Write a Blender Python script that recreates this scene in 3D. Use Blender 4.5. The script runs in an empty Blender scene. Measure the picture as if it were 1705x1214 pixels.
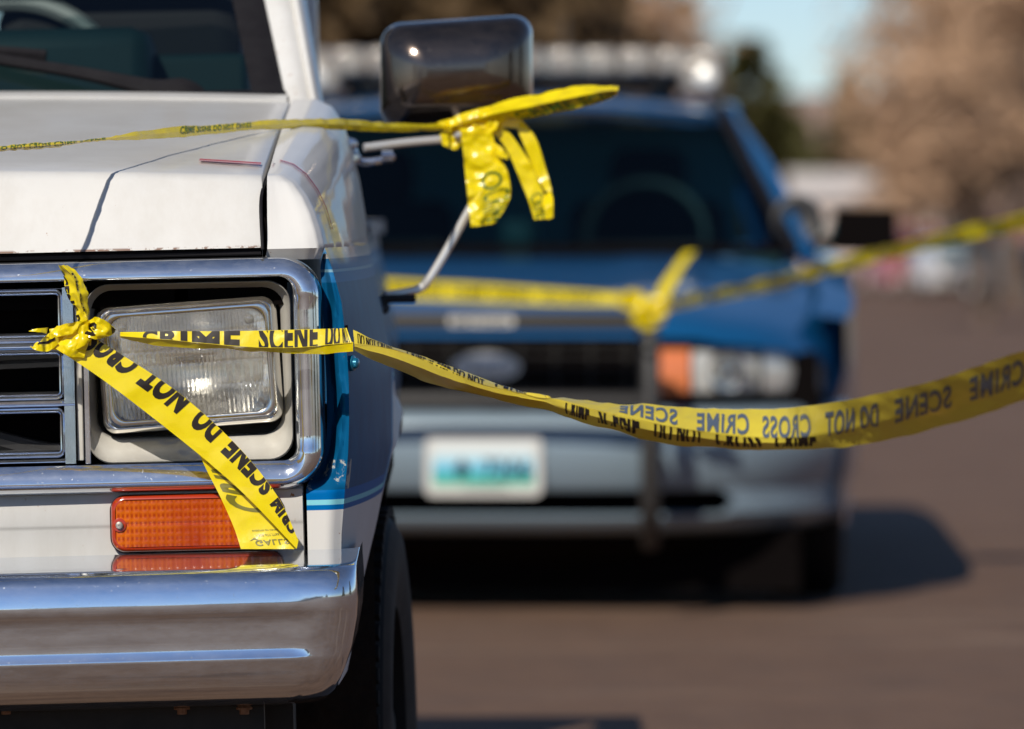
import bpy, bmesh, math, random
from mathutils import Vector, noise
rad = math.radians
random.seed(7)
S = bpy.context.scene
COL = S.collection
F = 10600.0          # focal length in photo pixels (photo is 1705 wide)
CX, HY, H = 852.5, 365.0, 1.06   # horizon row, eye height
# ---------------------------------------------------------------- camera
cam_d = bpy.data.cameras.new('camera'); cam = bpy.data.objects.new('camera', cam_d); COL.objects.link(cam)
cam.location = (0, 0, H); cam.rotation_euler = (rad(90), 0, 0)
cam_d.sensor_width = 36.0; cam_d.lens = 36.0*F/1705.0
cam_d.shift_y = (HY-607.0)/1705.0
cam_d.clip_start = 0.1; cam_d.clip_end = 5000
cam_d.dof.use_dof = True; cam_d.dof.focus_distance = 7.93; cam_d.dof.aperture_fstop = 5.2
S.camera = cam
# ---------------------------------------------------------------- light
EL, AZ = rad(35), rad(200)
w = bpy.data.worlds.new('World'); S.world = w; w.use_nodes = True
nt = w.node_tree; sky = nt.nodes.new('ShaderNodeTexSky'); sky.sky_type = 'NISHITA'; sky.sun_disc = False
sky.sun_elevation = EL; sky.sun_rotation = AZ; sky.altitude = 2300; sky.air_density = 0.9; sky.dust_density = 0.9; sky.ozone_density = 3.4
nt.links.new(sky.outputs[0], nt.nodes['Background'].inputs[0]); nt.nodes['Background'].inputs[1].default_value = 0.090
sl = bpy.data.lights.new('sun', 'SUN'); sl.energy = 4.4; sl.angle = rad(0.5); sl.color = (1, .93, .82)
so = bpy.data.objects.new('sun', sl); COL.objects.link(so)
so.rotation_euler = Vector((math.sin(AZ)*math.cos(EL), math.cos(AZ)*math.cos(EL), math.sin(EL))).to_track_quat('Z', 'Y').to_euler()
so.location = (-8, -10, 20)
S.view_settings.view_transform = 'Standard'; S.view_settings.look = 'None'
S.view_settings.exposure = -0.02; S.view_settings.gamma = 1.0
S.cycles.caustics_reflective = False; S.cycles.caustics_refractive = False
S.cycles.max_bounces = 8; S.cycles.transparent_max_bounces = 12
S.cycles.use_denoising = True

def W(px, py, Y):
    "a point of the place, from where it shows in the photo and its distance"
    return Vector(((px-CX)*Y/F, Y, H-(py-HY)*Y/F))
# ---------------------------------------------------------------- materials
def nmat(name):
    m = bpy.data.materials.new(name); m.use_nodes = True
    return m, m.node_tree, m.node_tree.nodes['Principled BSDF']
class N:
    def __init__(s, t): s.t = t
    def new(s, ty, **kw):
        n = s.t.nodes.new(ty)
        for k, v in kw.items(): setattr(n, k, v)
        return n
    def put(s, sock, v):
        if isinstance(v, bpy.types.NodeSocket): s.t.links.new(v, sock)
        else: sock.default_value = v
    def m(s, op, a, b=0.0, clamp=False):
        n = s.new('ShaderNodeMath', operation=op); n.use_clamp = clamp
        s.put(n.inputs[0], a); s.put(n.inputs[1], b); return n.outputs[0]
    def step(s, a, b, soft=0.0006):      # 1 where a > b
        x = s.m('SUBTRACT', a, b); x = s.m('DIVIDE', x, soft); return s.m('ADD', x, .5, True)
    def mix(s, f, a, b):
        n = s.new('ShaderNodeMix', data_type='RGBA'); s.put(n.inputs[0], f)
        s.put(n.inputs[6], a if isinstance(a, bpy.types.NodeSocket) else (*a, 1)); s.put(n.inputs[7], b if isinstance(b, bpy.types.NodeSocket) else (*b, 1)); return n.outputs[2]
    def obj(s): return s.new('ShaderNodeTexCoord').outputs['Object']
    def noise(s, scale, detail=3, rough=.5, vec=None, stretch=None):
        n = s.new('ShaderNodeTexNoise'); n.inputs['Scale'].default_value = scale
        n.inputs['Detail'].default_value = detail; n.inputs['Roughness'].default_value = rough
        v = vec or s.obj()
        if stretch:
            mp = s.new('ShaderNodeMapping'); mp.inputs['Scale'].default_value = stretch
            s.t.links.new(v, mp.inputs[0]); v = mp.outputs[0]
        s.t.links.new(v, n.inputs['Vector']); return n.outputs['Fac']
    def xyz(s):
        n = s.new('ShaderNodeSeparateXYZ'); s.t.links.new(s.obj(), n.inputs[0]); return n.outputs
    def bump(s, h, strength=.2, dist=.01):
        n = s.new('ShaderNodeBump'); n.inputs['Strength'].default_value = strength; n.inputs['Distance'].default_value = dist
        s.put(n.inputs['Height'], h); return n.outputs[0]
def mat(name, base, rough=.5, metal=0.0, var=None, vscale=8, bump=None, coat=0, spec=.5, rvar=None):
    m, t, p = nmat(name); n = N(t)
    p.inputs['Base Color'].default_value = (*base, 1); p.inputs['Roughness'].default_value = rough
    p.inputs['Metallic'].default_value = metal; p.inputs['Coat Weight'].default_value = coat
    p.inputs['Coat Roughness'].default_value = .04; p.inputs['Specular IOR Level'].default_value = spec
    if var:
        f = n.noise(vscale, 5, .6); f = n.m('MULTIPLY_ADD', f, 2.2); f.node.inputs[2].default_value = -.6; f.node.use_clamp = True
        t.links.new(n.mix(f, base, var), p.inputs['Base Color'])
    if rvar:
        f = n.noise(rvar[0], 5, .65); f = n.m('MULTIPLY_ADD', f, rvar[1]); f.node.inputs[2].default_value = rough-rvar[1]*.5; f.node.use_clamp = True
        t.links.new(f, p.inputs['Roughness'])
    if bump: t.links.new(n.bump(n.noise(bump[0], 4), bump[1], bump[2]), p.inputs['Normal'])
    return m
M = {}
PIV = W(300, 600, 8.0)
# two tone truck paint: white, with a blue side band edged by stripes that follow the wheel arch
def truck_paint():
    m, t, p = nmat('truck_paint'); n = N(t); o = n.xyz()
    zz = n.m('ADD', o[2], PIV.z); yy = n.m('ADD', o[1], PIV.y)
    dy = n.m('SUBTRACT', yy, 8.88); dz = n.m('SUBTRACT', zz, .33)
    dist = n.m('SQRT', n.m('ADD', n.m('MULTIPLY', dy, dy), n.m('MULTIPLY', dz, dz)))
    f = n.new('ShaderNodeMath', operation='SMOOTH_MIN'); n.put(f.inputs[0], n.m('SUBTRACT', zz, .691)); n.put(f.inputs[1], n.m('SUBTRACT', dist, .50)); f.inputs[2].default_value = .05
    f = f.outputs[0]; g = n.m('SUBTRACT', 1.006, zz)
    ns = n.noise(90, 5, .7); ns2 = n.noise(14, 4, .6)
    main, mid, pale, white = (.004, .075, .17), (.0, .13, .40), (.22, .60, .70), (.82, .80, .75)
    main = n.mix(n.m('MULTIPLY', ns2, 1.0), (.002, .060, .16), (.004, .13, .30))
    c = n.mix(n.step(f, .025), n.mix(n.step(f, .0065), mid, n.mix(n.step(f, .013), pale, mid)), main)
    c = n.mix(n.step(.030, g), c, n.mix(n.step(g, .0135), (.02, .15, .36), n.mix(n.step(g, .017), (.2, .38, .5), (.02, .15, .36))))
    # peeled clear coat above the lower stripe
    peel = n.m('MULTIPLY', n.m('MULTIPLY', n.step(f, .025), n.m('MULTIPLY', n.step(.062, f), n.step(8.03, yy))), n.step(n.m('ADD', n.m('MULTIPLY', ns, .6), n.m('MULTIPLY', ns2, .6)), .62, .03))
    c = n.mix(peel, c, (.42, .43, .40))
    edge = n.m('MULTIPLY', n.step(g, .0), n.step(f, .0))
    wf = n.noise(5, 4, .6); wh = n.mix(wf, (.70, .69, .67), (.61, .60, .585))
    c = n.mix(edge, wh, c)
    rs = n.step(n.noise(130, 3, .6), .72, .02); big = n.step(n.noise(9, 2, .5), .45, .1)
    low = n.step(1.03, zz, .02)
    c = n.mix(n.m('MULTIPLY', n.m('MULTIPLY', rs, big), low), c, (.28, .10, .02))
    t.links.new(c, p.inputs['Base Color'])
    p.inputs['Metallic'].default_value = 0
    p.inputs['Roughness'].default_value = .42; p.inputs['Coat Roughness'].default_value = .06; p.inputs['Specular IOR Level'].default_value = .03
    t.links.new(n.m('MULTIPLY', n.step(zz, 1.006, .02), .4), p.inputs['Coat Weight'])
    t.links.new(n.bump(n.noise(16, 3), .12, .004), p.inputs['Normal'])
    return m
def white_paint(name, rust=.735, EDGE=1.023):
    m, t, p = nmat(name); n = N(t)
    wf = n.noise(5, 4, .6); c = n.mix(wf, (.70, .69, .665), (.61, .60, .58))
    rs = n.step(n.noise(120, 3, .6), rust, .02); big = n.step(n.noise(11, 2, .5), .5, .1)
    c = n.mix(n.m('MULTIPLY', rs, big), c, (.30, .11, .02))
    o = n.xyz(); zz = n.m('ADD', o[2], PIV.z)
    edge = n.m('MULTIPLY', n.m('SUBTRACT', 1.0, n.m('DIVIDE', n.m('ABSOLUTE', n.m('SUBTRACT', zz, EDGE)), .0028), True), n.step(n.noise(45, 4, .7), .52, .05))
    c = n.mix(edge, c, (.16, .06, .025))
    dirt = n.m('MULTIPLY', n.step(n.noise(6, 6, .75, stretch=(1, 1, .35)), .53, .25), .30); c = n.mix(dirt, c, (.42, .38, .32))
    t.links.new(c, p.inputs['Base Color']); p.inputs['Roughness'].default_value = .32
    p.inputs['Coat Weight'].default_value = .22; p.inputs['Coat Roughness'].default_value = .12; p.inputs['Specular IOR Level'].default_value = .25
    t.links.new(n.bump(n.noise(10, 3), .1, .004), p.inputs['Normal'])
    return m
M['paint'] = truck_paint(); M['white'] = white_paint('white_paint_rust_flecked', .68, .722); M['hood'] = white_paint('white_hood_paint', .76)
def chrome(name, base=(.82, .86, .93), rough=.07, dirt=.5, grime=.10):
    m, t, p = nmat(name); n = N(t)
    p.inputs['Metallic'].default_value = 1
    sp = n.step(n.noise(260, 2, .5), .70, .04); gr = n.noise(22, 5, .65)
    c = n.mix(n.m('MULTIPLY', gr, dirt), base, tuple(b*.72 for b in base)); c = n.mix(n.m('MULTIPLY', sp, .25), c, (.55, .52, .47))
    t.links.new(c, p.inputs['Base Color'])
    r = n.m('ADD', n.m('MULTIPLY', sp, .10), n.m('ADD', n.m('MULTIPLY', gr, .12), rough-.04)); t.links.new(r, p.inputs['Roughness'])
    t.links.new(n.bump(n.noise(9, 3), .05, .006), p.inputs['Normal'])
    t.links.new(n.m('SUBTRACT', 1.0, n.m('MULTIPLY', n.step(n.noise(60, 8, .8, stretch=(.35, 1, 1)), .45, .3), grime)), p.inputs['Metallic'])
    return m
M['chrome'] = chrome('chrome_pitted'); M['bumper'] = chrome('bumper_chrome', (.77, .84, .95), .065, .3, .07)
M['dark_chrome'] = chrome('smoked_chrome_mirror_shell', (.17, .135, .115), .13, .2, .1)
M['rod'] = mat('aluminium_rod', (.80, .79, .76), .28, .6)
M['bezel'] = mat('silver_bezel', (.66, .64, .58), .36, .25, var=(.56, .53, .47), vscale=30, bump=(60, .08, .002))
M['black'] = mat('black_plastic', (.012, .012, .013), .45, spec=.2, var=(.03, .028, .026), vscale=20)
M['void'] = mat('dark_cavity', (.004, .003, .003), .95, spec=.05)
M['seal'] = mat('black_rubber_seal', (.010, .009, .011), .6, spec=.12, var=(.016, .015, .017), vscale=30)
M['liner'] = mat('wheel_well_mud', (.03, .02, .013), .9, spec=.1, var=(.014, .01, .008), vscale=30, bump=(60, .5, .01))
M['tyre'] = mat('tyre_rubber', (.008, .008, .009), .7, spec=.15, var=(.014, .013, .012), vscale=30)
M['sidewall'] = mat('dusty_sidewall', (.06, .05, .04), .8, spec=.15, var=(.04, .033, .028), vscale=30)
M['rustbolt'] = mat('rusty_bolt', (.22, .10, .05), .7, .3, var=(.35, .2, .12), vscale=200)
M['ring'] = mat('lamp_ring_metal', (.72, .70, .66), .16, 1.0, rvar=(40, .15))
M['reflector'] = mat('lamp_reflector', (.94, .93, .90), .27, 1.0, bump=(20, .6, .012))
M['teal'] = mat('teal_dashboard', (.012, .05, .055), .6, var=(.007, .03, .034), vscale=4)
M['seat'] = mat('dark_seat', (.02, .02, .022), .9)
M['navy'] = mat('navy_trim', (.01, .02, .05), .6)
M['wheel_grey'] = mat('grey_steering_wheel', (.20, .22, .22), .45)
M['bolt_blue'] = mat('painted_bolt', (.005, .16, .28), .3, .3, coat=.5)
M['red'] = mat('red_pinstripe', (.45, .01, .04), .5)
def glass(name, tint, tr=.85, rough=.02):
    m = bpy.data.materials.new(name); m.use_nodes = True; t = m.node_tree; n = N(t)
    t.nodes.remove(t.nodes['Principled BSDF']); out = t.nodes['Material Output']
    a = n.new('ShaderNodeBsdfTransparent'); a.inputs[0].default_value = (*tint, 1)
    b = n.new('ShaderNodeBsdfGlossy'); b.inputs['Roughness'].default_value = rough; b.inputs[0].default_value = (1, 1, 1, 1)
    fr = n.new('ShaderNodeFresnel'); fr.inputs[0].default_value = 1.5
    mx = n.new('ShaderNodeMixShader'); t.links.new(n.m('MULTIPLY', fr.outputs[0], tr), mx.inputs[0]); t.links.new(a.outputs[0], mx.inputs[1]); t.links.new(b.outputs[0], mx.inputs[2])
    t.links.new(mx.outputs[0], out.inputs[0]); return m
M['windscreen'] = glass('windscreen_glass', (.42, .50, .50), .07)
M['cop_glass'] = glass('tinted_windscreen', (.30, .50, .54), .35)
M['clear'] = glass('clear_cover', (.9, .9, .9), 1)
def lens_glass():
    m = bpy.data.materials.new('fluted_lens_glass'); m.use_nodes = True; t = m.node_tree; n = N(t)
    t.nodes.remove(t.nodes['Principled BSDF']); out = t.nodes['Material Output']
    a = n.new('ShaderNodeBsdfTransparent'); a.inputs[0].default_value = (.96, .95, .90, 1)
    b = n.new('ShaderNodeBsdfGlossy'); b.inputs['Roughness'].default_value = .05
    r = n.new('ShaderNodeBsdfRefraction'); r.inputs['IOR'].default_value = 1.45; r.inputs['Roughness'].default_value = .03; r.inputs[0].default_value = (.97, .96, .92, 1)
    d = n.new('ShaderNodeBsdfDiffuse'); d.inputs[0].default_value = (.8, .78, .70, 1)
    m0 = n.new('ShaderNodeMixShader'); m0.inputs[0].default_value = .66; t.links.new(a.outputs[0], m0.inputs[1]); t.links.new(r.outputs[0], m0.inputs[2])
    m1 = n.new('ShaderNodeMixShader'); m1.inputs[0].default_value = .16; t.links.new(m0.outputs[0], m1.inputs[1]); t.links.new(b.outputs[0], m1.inputs[2])
    m2 = n.new('ShaderNodeMixShader'); m2.inputs[0].default_value = .13; t.links.new(m1.outputs[0], m2.inputs[1]); t.links.new(d.outputs[0], m2.inputs[2])
    t.links.new(m2.outputs[0], out.inputs[0]); return m
M['lens'] = lens_glass()
def amber(name, base, alt, pitch):
    m, t, p = nmat(name); n = N(t); o = n.xyz()
    gx = n.m('SINE', n.m('MULTIPLY', o[0], 2*math.pi/pitch)); gz = n.m('SINE', n.m('MULTIPLY', o[2], 2*math.pi/(pitch*1.7)))
    f = n.m('MULTIPLY_ADD', n.m('MAXIMUM', gx, gz), .35); f.node.inputs[2].default_value = .35
    f = n.m('MULTIPLY', f, n.m('MULTIPLY', n.step(n.noise(16, 3), .5, .5), 1.5), True)
    t.links.new(n.mix(f, base, alt), p.inputs['Base Color']); p.inputs['Roughness'].default_value = .14
    p.inputs['Coat Weight'].default_value = .15; p.inputs['Specular IOR Level'].default_value = .4; p.inputs['Subsurface Weight'].default_value = .15
    p.inputs['Subsurface Radius'].default_value = (.01, .004, .001); return m
M['amber'] = amber('amber_lens', (.36, .035, .0005), (.62, .13, .001), .0056)
M['screw'] = mat('dull_screw', (.30, .27, .24), .5, .8)
M['amber_rim'] = mat('amber_rim', (.40, .030, .002), .18, coat=.6)
def tape_mat(name, base, trans=.15, rough=.27):
    m = bpy.data.materials.new(name); m.use_nodes = True; t = m.node_tree; n = N(t)
    p = t.nodes['Principled BSDF']; out = t.nodes['Material Output']
    f = n.noise(60, 3, .6); c = n.mix(f, base, (base[0]*.86, base[1]*.80, base[2]))
    t.links.new(c, p.inputs['Base Color']); p.inputs['Roughness'].default_value = rough; p.inputs['Coat Weight'].default_value = .35; p.inputs['Coat Roughness'].default_value = .16
    tr = n.new('ShaderNodeBsdfTranslucent'); tr.inputs[0].default_value = (base[0]*.9, base[1]*.62, base[2]*.3, 1)
    mx0 = n.new('ShaderNodeMixShader'); mx0.inputs[0].default_value = trans
    t.links.new(p.outputs[0], mx0.inputs[1]); t.links.new(tr.outputs[0], mx0.inputs[2])
    tp = n.new('ShaderNodeBsdfTransparent'); tp.inputs[0].default_value = (1, .85, .25, 1)
    mx = n.new('ShaderNodeMixShader'); mx.inputs[0].default_value = .06; t.links.new(mx0.outputs[0], mx.inputs[1]); t.links.new(tp.outputs[0], mx.inputs[2])
    b = n.bump(n.noise(120, 4, .6), .18, .002); t.links.new(b, p.inputs['Normal'])
    t.links.new(mx.outputs[0], out.inputs[0]); return m
M['tape'] = tape_mat('yellow_barrier_tape', (1.0, .82, .004))
M['tape_sheen'] = tape_mat('barrier_tape_painted_sheen', (.84, .70, .06), .22, .34)  # same yellow tape, sky sheen and muted light painted as a paler tone
M['ink'] = mat('black_tape_ink', (.010, .005, .003), .5, spec=.3)
M['ink_through'] = mat('ink_seen_through_tape', (.17, .15, .006), .35)
M['ink_sheen'] = mat('tape_ink_painted_sheen', (.085, .11, .15), .35, coat=.6)  # tape ink with a bluish sky sheen painted into its colour
M['ink_green'] = mat('greenish_tape_ink', (.10, .17, .02), .4)
# ---------------------------------------------------------------- mesh helpers
def catmull(pts, t):
    n = len(pts)-1; x = max(0, min(n-1e-9, t*n)); i = int(x); f = x-i
    p1, p2 = pts[i], pts[i+1]; p0 = pts[i-1] if i > 0 else p1*2-p2; p3 = pts[i+2] if i+2 <= n else p2*2-p1
    return .5*((2*p1)+(p2-p0)*f+(2*p0-5*p1+4*p2-p3)*f*f+(3*p1-p0-3*p2+p3)*f**3)
def lerp(a, b, t): return a+(b-a)*t
def table(tab, x):
    if x <= tab[0][0]: return tab[0][1]
    for (a, b), (c, d) in zip(tab, tab[1:]):
        if x <= c: return b+(d-b)*(x-a)/(c-a)
    return tab[-1][1]
def smooth(t): t = max(0, min(1, t)); return t*t*(3-2*t)
class MB:
    def __init__(s): s.v = []; s.f = []
    def pt(s, p): s.v.append(Vector(p)); return len(s.v)-1
    def face(s, *pts): s.f.append([s.pt(p) for p in pts])
    def grid(s, rows, cu=False, cv=False):
        nr, nc = len(rows), len(rows[0]); b = len(s.v)
        for r in rows:
            for p in r: s.v.append(Vector(p))
        for i in range(nr if cv else nr-1):
            for j in range(nc if cu else nc-1):
                i2, j2 = (i+1) % nr, (j+1) % nc
                s.f.append([b+i*nc+j, b+i*nc+j2, b+i2*nc+j2, b+i2*nc+j])
        return s
    def fill(s, loop): s.f.append([s.pt(p) for p in loop]); return s
    def box(s, x0, x1, y0, y1, z0, z1):
        P = [(x, y, z) for x in (x0, x1) for y in (y0, y1) for z in (z0, z1)]; b = len(s.v)
        s.v += [Vector(p) for p in P]
        for q in ((0, 1, 3, 2), (4, 6, 7, 5), (0, 4, 5, 1), (2, 3, 7, 6), (0, 2, 6, 4), (1, 5, 7, 3)): s.f.append([b+k for k in q])
        return s
    def tube(s, pts, r, n=10, cap=True, sub=6):
        pts = [Vector(p) for p in pts]; k = max(2, (len(pts)-1)*sub)
        if len(pts) > 2: path = [catmull(pts, i/k) for i in range(k+1)]
        else: path = pts
        rows = []; up = Vector((.13, .2, .97)).normalized(); N_ = len(path)
        for i, p in enumerate(path):
            d = (path[min(i+1, N_-1)]-path[max(i-1, 0)]).normalized()
            a = d.cross(up).normalized(); up = a.cross(d).normalized()
            rr = r(i/(N_-1)) if callable(r) else r
            rows.append([p+a*math.cos(2*math.pi*j/n)*rr+up*math.sin(2*math.pi*j/n)*rr for j in range(n)])
        s.grid(rows, cu=True)
        if cap: s.fill(rows[0][::-1]); s.fill(rows[-1])
        return s
    def lathe(s, c, axis, prof, n=32):
        c = Vector(c); axis = Vector(axis).normalized(); a = axis.orthogonal().normalized(); b = axis.cross(a)
        s.grid([[c+axis*h+(a*math.cos(2*math.pi*j/n)+b*math.sin(2*math.pi*j/n))*r for j in range(n)] for h, r in prof], cu=True); return s
    def rrect(s, x0, x1, z0, z1, r, y, n=6, rev=False):
        return rrect(x0, x1, z0, z1, r, y, n)
    def mirror(s, xc):
        b = len(s.v); s.v += [Vector((2*xc-p.x, p.y, p.z)) for p in s.v]
        s.f += [[b+i for i in reversed(f)] for f in s.f]; return s
    def build(s, name, m, parent=None, shade=True, bevel=0, solid=0, auto=35, subd=0):
        me = bpy.data.meshes.new(name); off = Vector(parent_pivot(parent))
        me.from_pydata([tuple(p-off) for p in s.v], [], s.f); me.materials.append(M[m] if isinstance(m, str) else m)
        bm = bmesh.new(); bm.from_mesh(me); bmesh.ops.remove_doubles(bm, verts=bm.verts, dist=1e-6)
        if s.recalc: bmesh.ops.recalc_face_normals(bm, faces=bm.faces)
        bm.to_mesh(me); bm.free()
        o = bpy.data.objects.new(name, me); COL.objects.link(o); o.parent = parent
        if parent is not None: o['_p'] = tuple(off)
        if shade:
            me.polygons.foreach_set('use_smooth', [True]*len(me.polygons))
            try: me.set_sharp_from_angle(angle=rad(auto))
            except Exception: pass
        if solid: md = o.modifiers.new('s', 'SOLIDIFY'); md.thickness = solid; md.offset = 0
        if bevel: md = o.modifiers.new('b', 'BEVEL'); md.width = bevel; md.segments = 2; md.limit_method = 'ANGLE'
        if subd: md = o.modifiers.new('d', 'SUBSURF'); md.levels = subd; md.render_levels = subd
        return o
    recalc = True
    def pair(s, name, m, parent=None, xc=-1.02, **k):
        o = s.build(name, m, parent, **k); s.v = [Vector((2*xc-p.x, p.y, p.z)) for p in s.v]; s.build(name, m, parent, **k); return o
def parent_pivot(p):
    if p is None: return (0, 0, 0)
    return tuple(p['_p'])
def rrect(x0, x1, z0, z1, r, y, n=6):
    out = []
    for cx, cz, a0 in ((x1-r, z1-r, 0), (x0+r, z1-r, 90), (x0+r, z0+r, 180), (x1-r, z0+r, 270)):
        for i in range(n+1):
            a = rad(a0+90*i/n); out.append(Vector((cx+r*math.cos(a), y, cz+r*math.sin(a))))
    return out
def thing(name, label, cat, loc=(0, 0, 0), group=None, rot=(0, 0, 0)):
    o = bpy.data.objects.new(name, None); COL.objects.link(o); o.location = loc; o.rotation_euler = rot
    o['label'] = label; o['category'] = cat; o['_p'] = tuple(loc); o.empty_display_size = .1
    if group: o['group'] = group
    return o
def structure(o): o['kind'] = 'structure'; return o
def tag(o, label, cat, group=None):
    o['label'] = label; o['category'] = cat
    if group: o['group'] = group
    return o
# text laid on any surface: fn(s, t) -> point, s and t run 0..1 over the words
def lettering(name, body, fn, m, parent, cuts=(60, 6), clip=(0, 1), bold=.035, size=1.0, sclip=None):
    cu = bpy.data.curves.new('t', 'FONT'); cu.body = body; cu.offset = bold*1.0; cu.size = 1; cu.resolution_u = 4; cu.space_character = 1.12
    ob = bpy.data.objects.new('t', cu); COL.objects.link(ob); bpy.context.view_layer.update()
    me = bpy.data.meshes.new_from_object(ob.evaluated_get(bpy.context.evaluated_depsgraph_get()))
    bpy.data.objects.remove(ob); bpy.data.curves.remove(cu)
    bm = bmesh.new(); bm.from_mesh(me); bpy.data.meshes.remove(me)
    xs = [v.co.x for v in bm.verts]; ys = [v.co.y for v in bm.verts]; x0, x1, y0, y1 = min(xs), max(xs), min(ys), max(ys)
    for v in bm.verts: v.co = Vector(((v.co.x-x0)/(x1-x0), (v.co.y-y0)/(y1-y0), 0))
    def cut(co, no, **k):
        bmesh.ops.bisect_plane(bm, geom=bm.verts[:]+bm.edges[:]+bm.faces[:], plane_co=co, plane_no=no, dist=1e-6, **k)
    if clip[0] > 0: cut((0, clip[0], 0), (0, 1, 0), clear_inner=True)
    if clip[1] < 1: cut((0, clip[1], 0), (0, 1, 0), clear_outer=True)
    for i in range(1, cuts[0]): cut((i/cuts[0], 0, 0), (1, 0, 0))
    for i in range(1, cuts[1]): cut((0, i/cuts[1], 0), (0, 1, 0))
    off = Vector(parent_pivot(parent))
    for v in bm.verts: v.co = Vector(fn(v.co.x, v.co.y))-off
    me = bpy.data.meshes.new(name); bm.to_mesh(me); bm.free(); me.materials.append(M[m])
    o = bpy.data.objects.new(name, me); COL.objects.link(o); o.parent = parent; o['_p'] = tuple(off); return o
class Ribbon:
    "a strip of tape from rows of (px, py, distance); crumple gives it creases"
    def __init__(s, rows, crumple=.0015, seed=0, fs=30, lin=False):
        s.r = [[W(*p) for p in r] for r in rows]; s.c = crumple; s.seed = seed; s.fs = fs; s.lin = lin
    def raw(s, u, v):
        n = len(s.r)-1; x = max(0, min(n-1e-9, v*n)); i = int(x)
        return lerp(catmull(s.r[i], u), catmull(s.r[i+1], u), x-i)
    def at(s, u, v, off=0):
        p = s.raw(u, v); e = .004
        du = s.raw(min(1, u+e), v)-s.raw(max(0, u-e), v); dv = s.raw(u, min(1, v+e))-s.raw(u, max(0, v-e))
        nn = du.cross(dv)
        if nn.length < 1e-12: nn = Vector((0, -1, 0))
        nn.normalize()
        if nn.y > 0: nn = -nn
        q = p*s.fs+Vector((s.seed*7.1, 0, 0)); d = noise.noise(q)+.5*abs(noise.noise(q*2.3))-1.1*abs(noise.noise(q*1.5+Vector((3, 5, 1))))
        return p+nn*(s.c*d+off)
    def mesh(s, mb, nu=90, nv=12):
        mb.grid([[s.at(i/nu, j/nv) for i in range(nu+1)] for j in range(nv+1)]); return s
# ================================================================ pickup truck
ROLL = 1.3
ca, sa = math.cos(rad(ROLL)), math.sin(rad(ROLL))
truck = thing('pickup_truck', 'old white pickup truck with blue side stripe and chrome bumper, tape knotted on its grille', 'pickup truck', PIV, rot=(0, -rad(ROLL), 0))
XC = -1.02
def T(px, py, Y):
    p = W(px, py, Y); dx, dz = p.x-PIV.x, p.z-PIV.z
    return Vector((PIV.x+dx*ca+dz*sa, Y, PIV.z-dx*sa+dz*ca))
def X(px, Y=8.0): return (px-CX)*Y/F
def Z(py, Y=8.0): return H-(py-HY)*Y/F
def zhood(Y, x=-.3): return 1.110+.104*(Y-8.0)+.018*(1-min(1, abs(x-XC)/.72)**2)
GAP = -.312
nose = [(0, 0), (.008, .12), (.021, .38), (.036, .68), (.048, .88), (.059, .965), (.075, 1.0)]   # dY, height fraction
ZB = 1.022
def hood_pt(x, k):
    if k < len(nose):
        dy, h = nose[k]; return Vector((x, 7.968+.012*abs((x-XC)/.72)**2+dy, ZB+(zhood(8.04, x)-ZB)*h))
    t = (k-len(nose)+1)/10; Y = 8.04+t*(9.10-8.04); return Vector((x, Y, zhood(Y, x)+.004*math.sin(t*3.1)))
NK = len(nose)+10
b = MB(); xs = [XC+(GAP-XC)*i/24 for i in range(25)]
rows = []
for k in range(-1, NK):
    r = []
    for i, x in enumerate(xs):
        if k == -1: p = hood_pt(x, 0); p = p+Vector((0, .03, 0))
        else: p = hood_pt(x, k)
        p.x += 0
        r.append(p)
    q = r[-1].copy(); q.z -= .002; q.x += .002; r.append(q); q = q.copy(); q.z -= .02; r.append(q)   # turned edge
    rows.append(r)
b.grid(rows); b.mirror(XC); hood = b.build('hood', 'hood', truck, auto=50)
# upper fender shell
def zfx(z): return table([(.45, X(550)), (.55, X(556)), (.66, X(562)), (.72, X(570)), (.76, X(576)), (.80, X(579)), (.85, X(580)), (.90, X(577)), (.95, X(571)), (.99, X(558)), (1.02, X(545))], z)
def zsx(z): return table([(.3, -.235), (.45, -.224), (.55, -.206), (.65, -.181), (.75, -.163), (.85, -.167), (.93, -.182), (1.02, -.199)], z)
def side_x(Y, z):
    if Y <= 8.9: t = max(0, (Y-8.0)/.9); e = 1-(1-t)**3; x = lerp(zfx(z), zsx(z), e)
    else: x = zsx(z)-.016*(Y-8.9)
    if z < .80 and Y < 9.6:                    # flared lip of the wheel arch
        d = math.hypot(Y-8.88, z-.33)-.45; x += .010*math.exp(-(d/.03)**2) if d > -.05 else 0
    return x
Bp = [(-.3035, 7.978), (-.29, 7.978), (-.27, 7.979), (-.252, 7.982), (-.240, 7.988), (zfx(1.02), 8.004)]+[(side_x(y, 1.02), y) for y in (8.04, 8.1, 8.2, 8.35, 8.55, 8.75, 8.95, 9.15)]
Tp = [(-.3035, 8.045), (-.303, 8.048), (-.3025, 8.054), (-.302, 8.062), (-.301, 8.074), (-.300, 8.095), (-.299, 8.13), (-.297, 8.17), (-.294, 8.25), (-.290, 8.38), (-.284, 8.56), (-.279, 8.75), (-.276, 8.95), (-.275, 9.15)]
prof = [(0, 0), (.12, .12), (.30, .38), (.48, .68), (.62, .88), (.76, .965), (1, 1)]
side = [(0, 0), (.05, .2), (.14, .42), (.27, .64), (.45, .83), (.68, .95), (1, 1)]
chm = [(0, 0), (.07, .22), (.18, .45), (.33, .66), (.53, .84), (.76, .955), (1, 1)]
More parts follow.
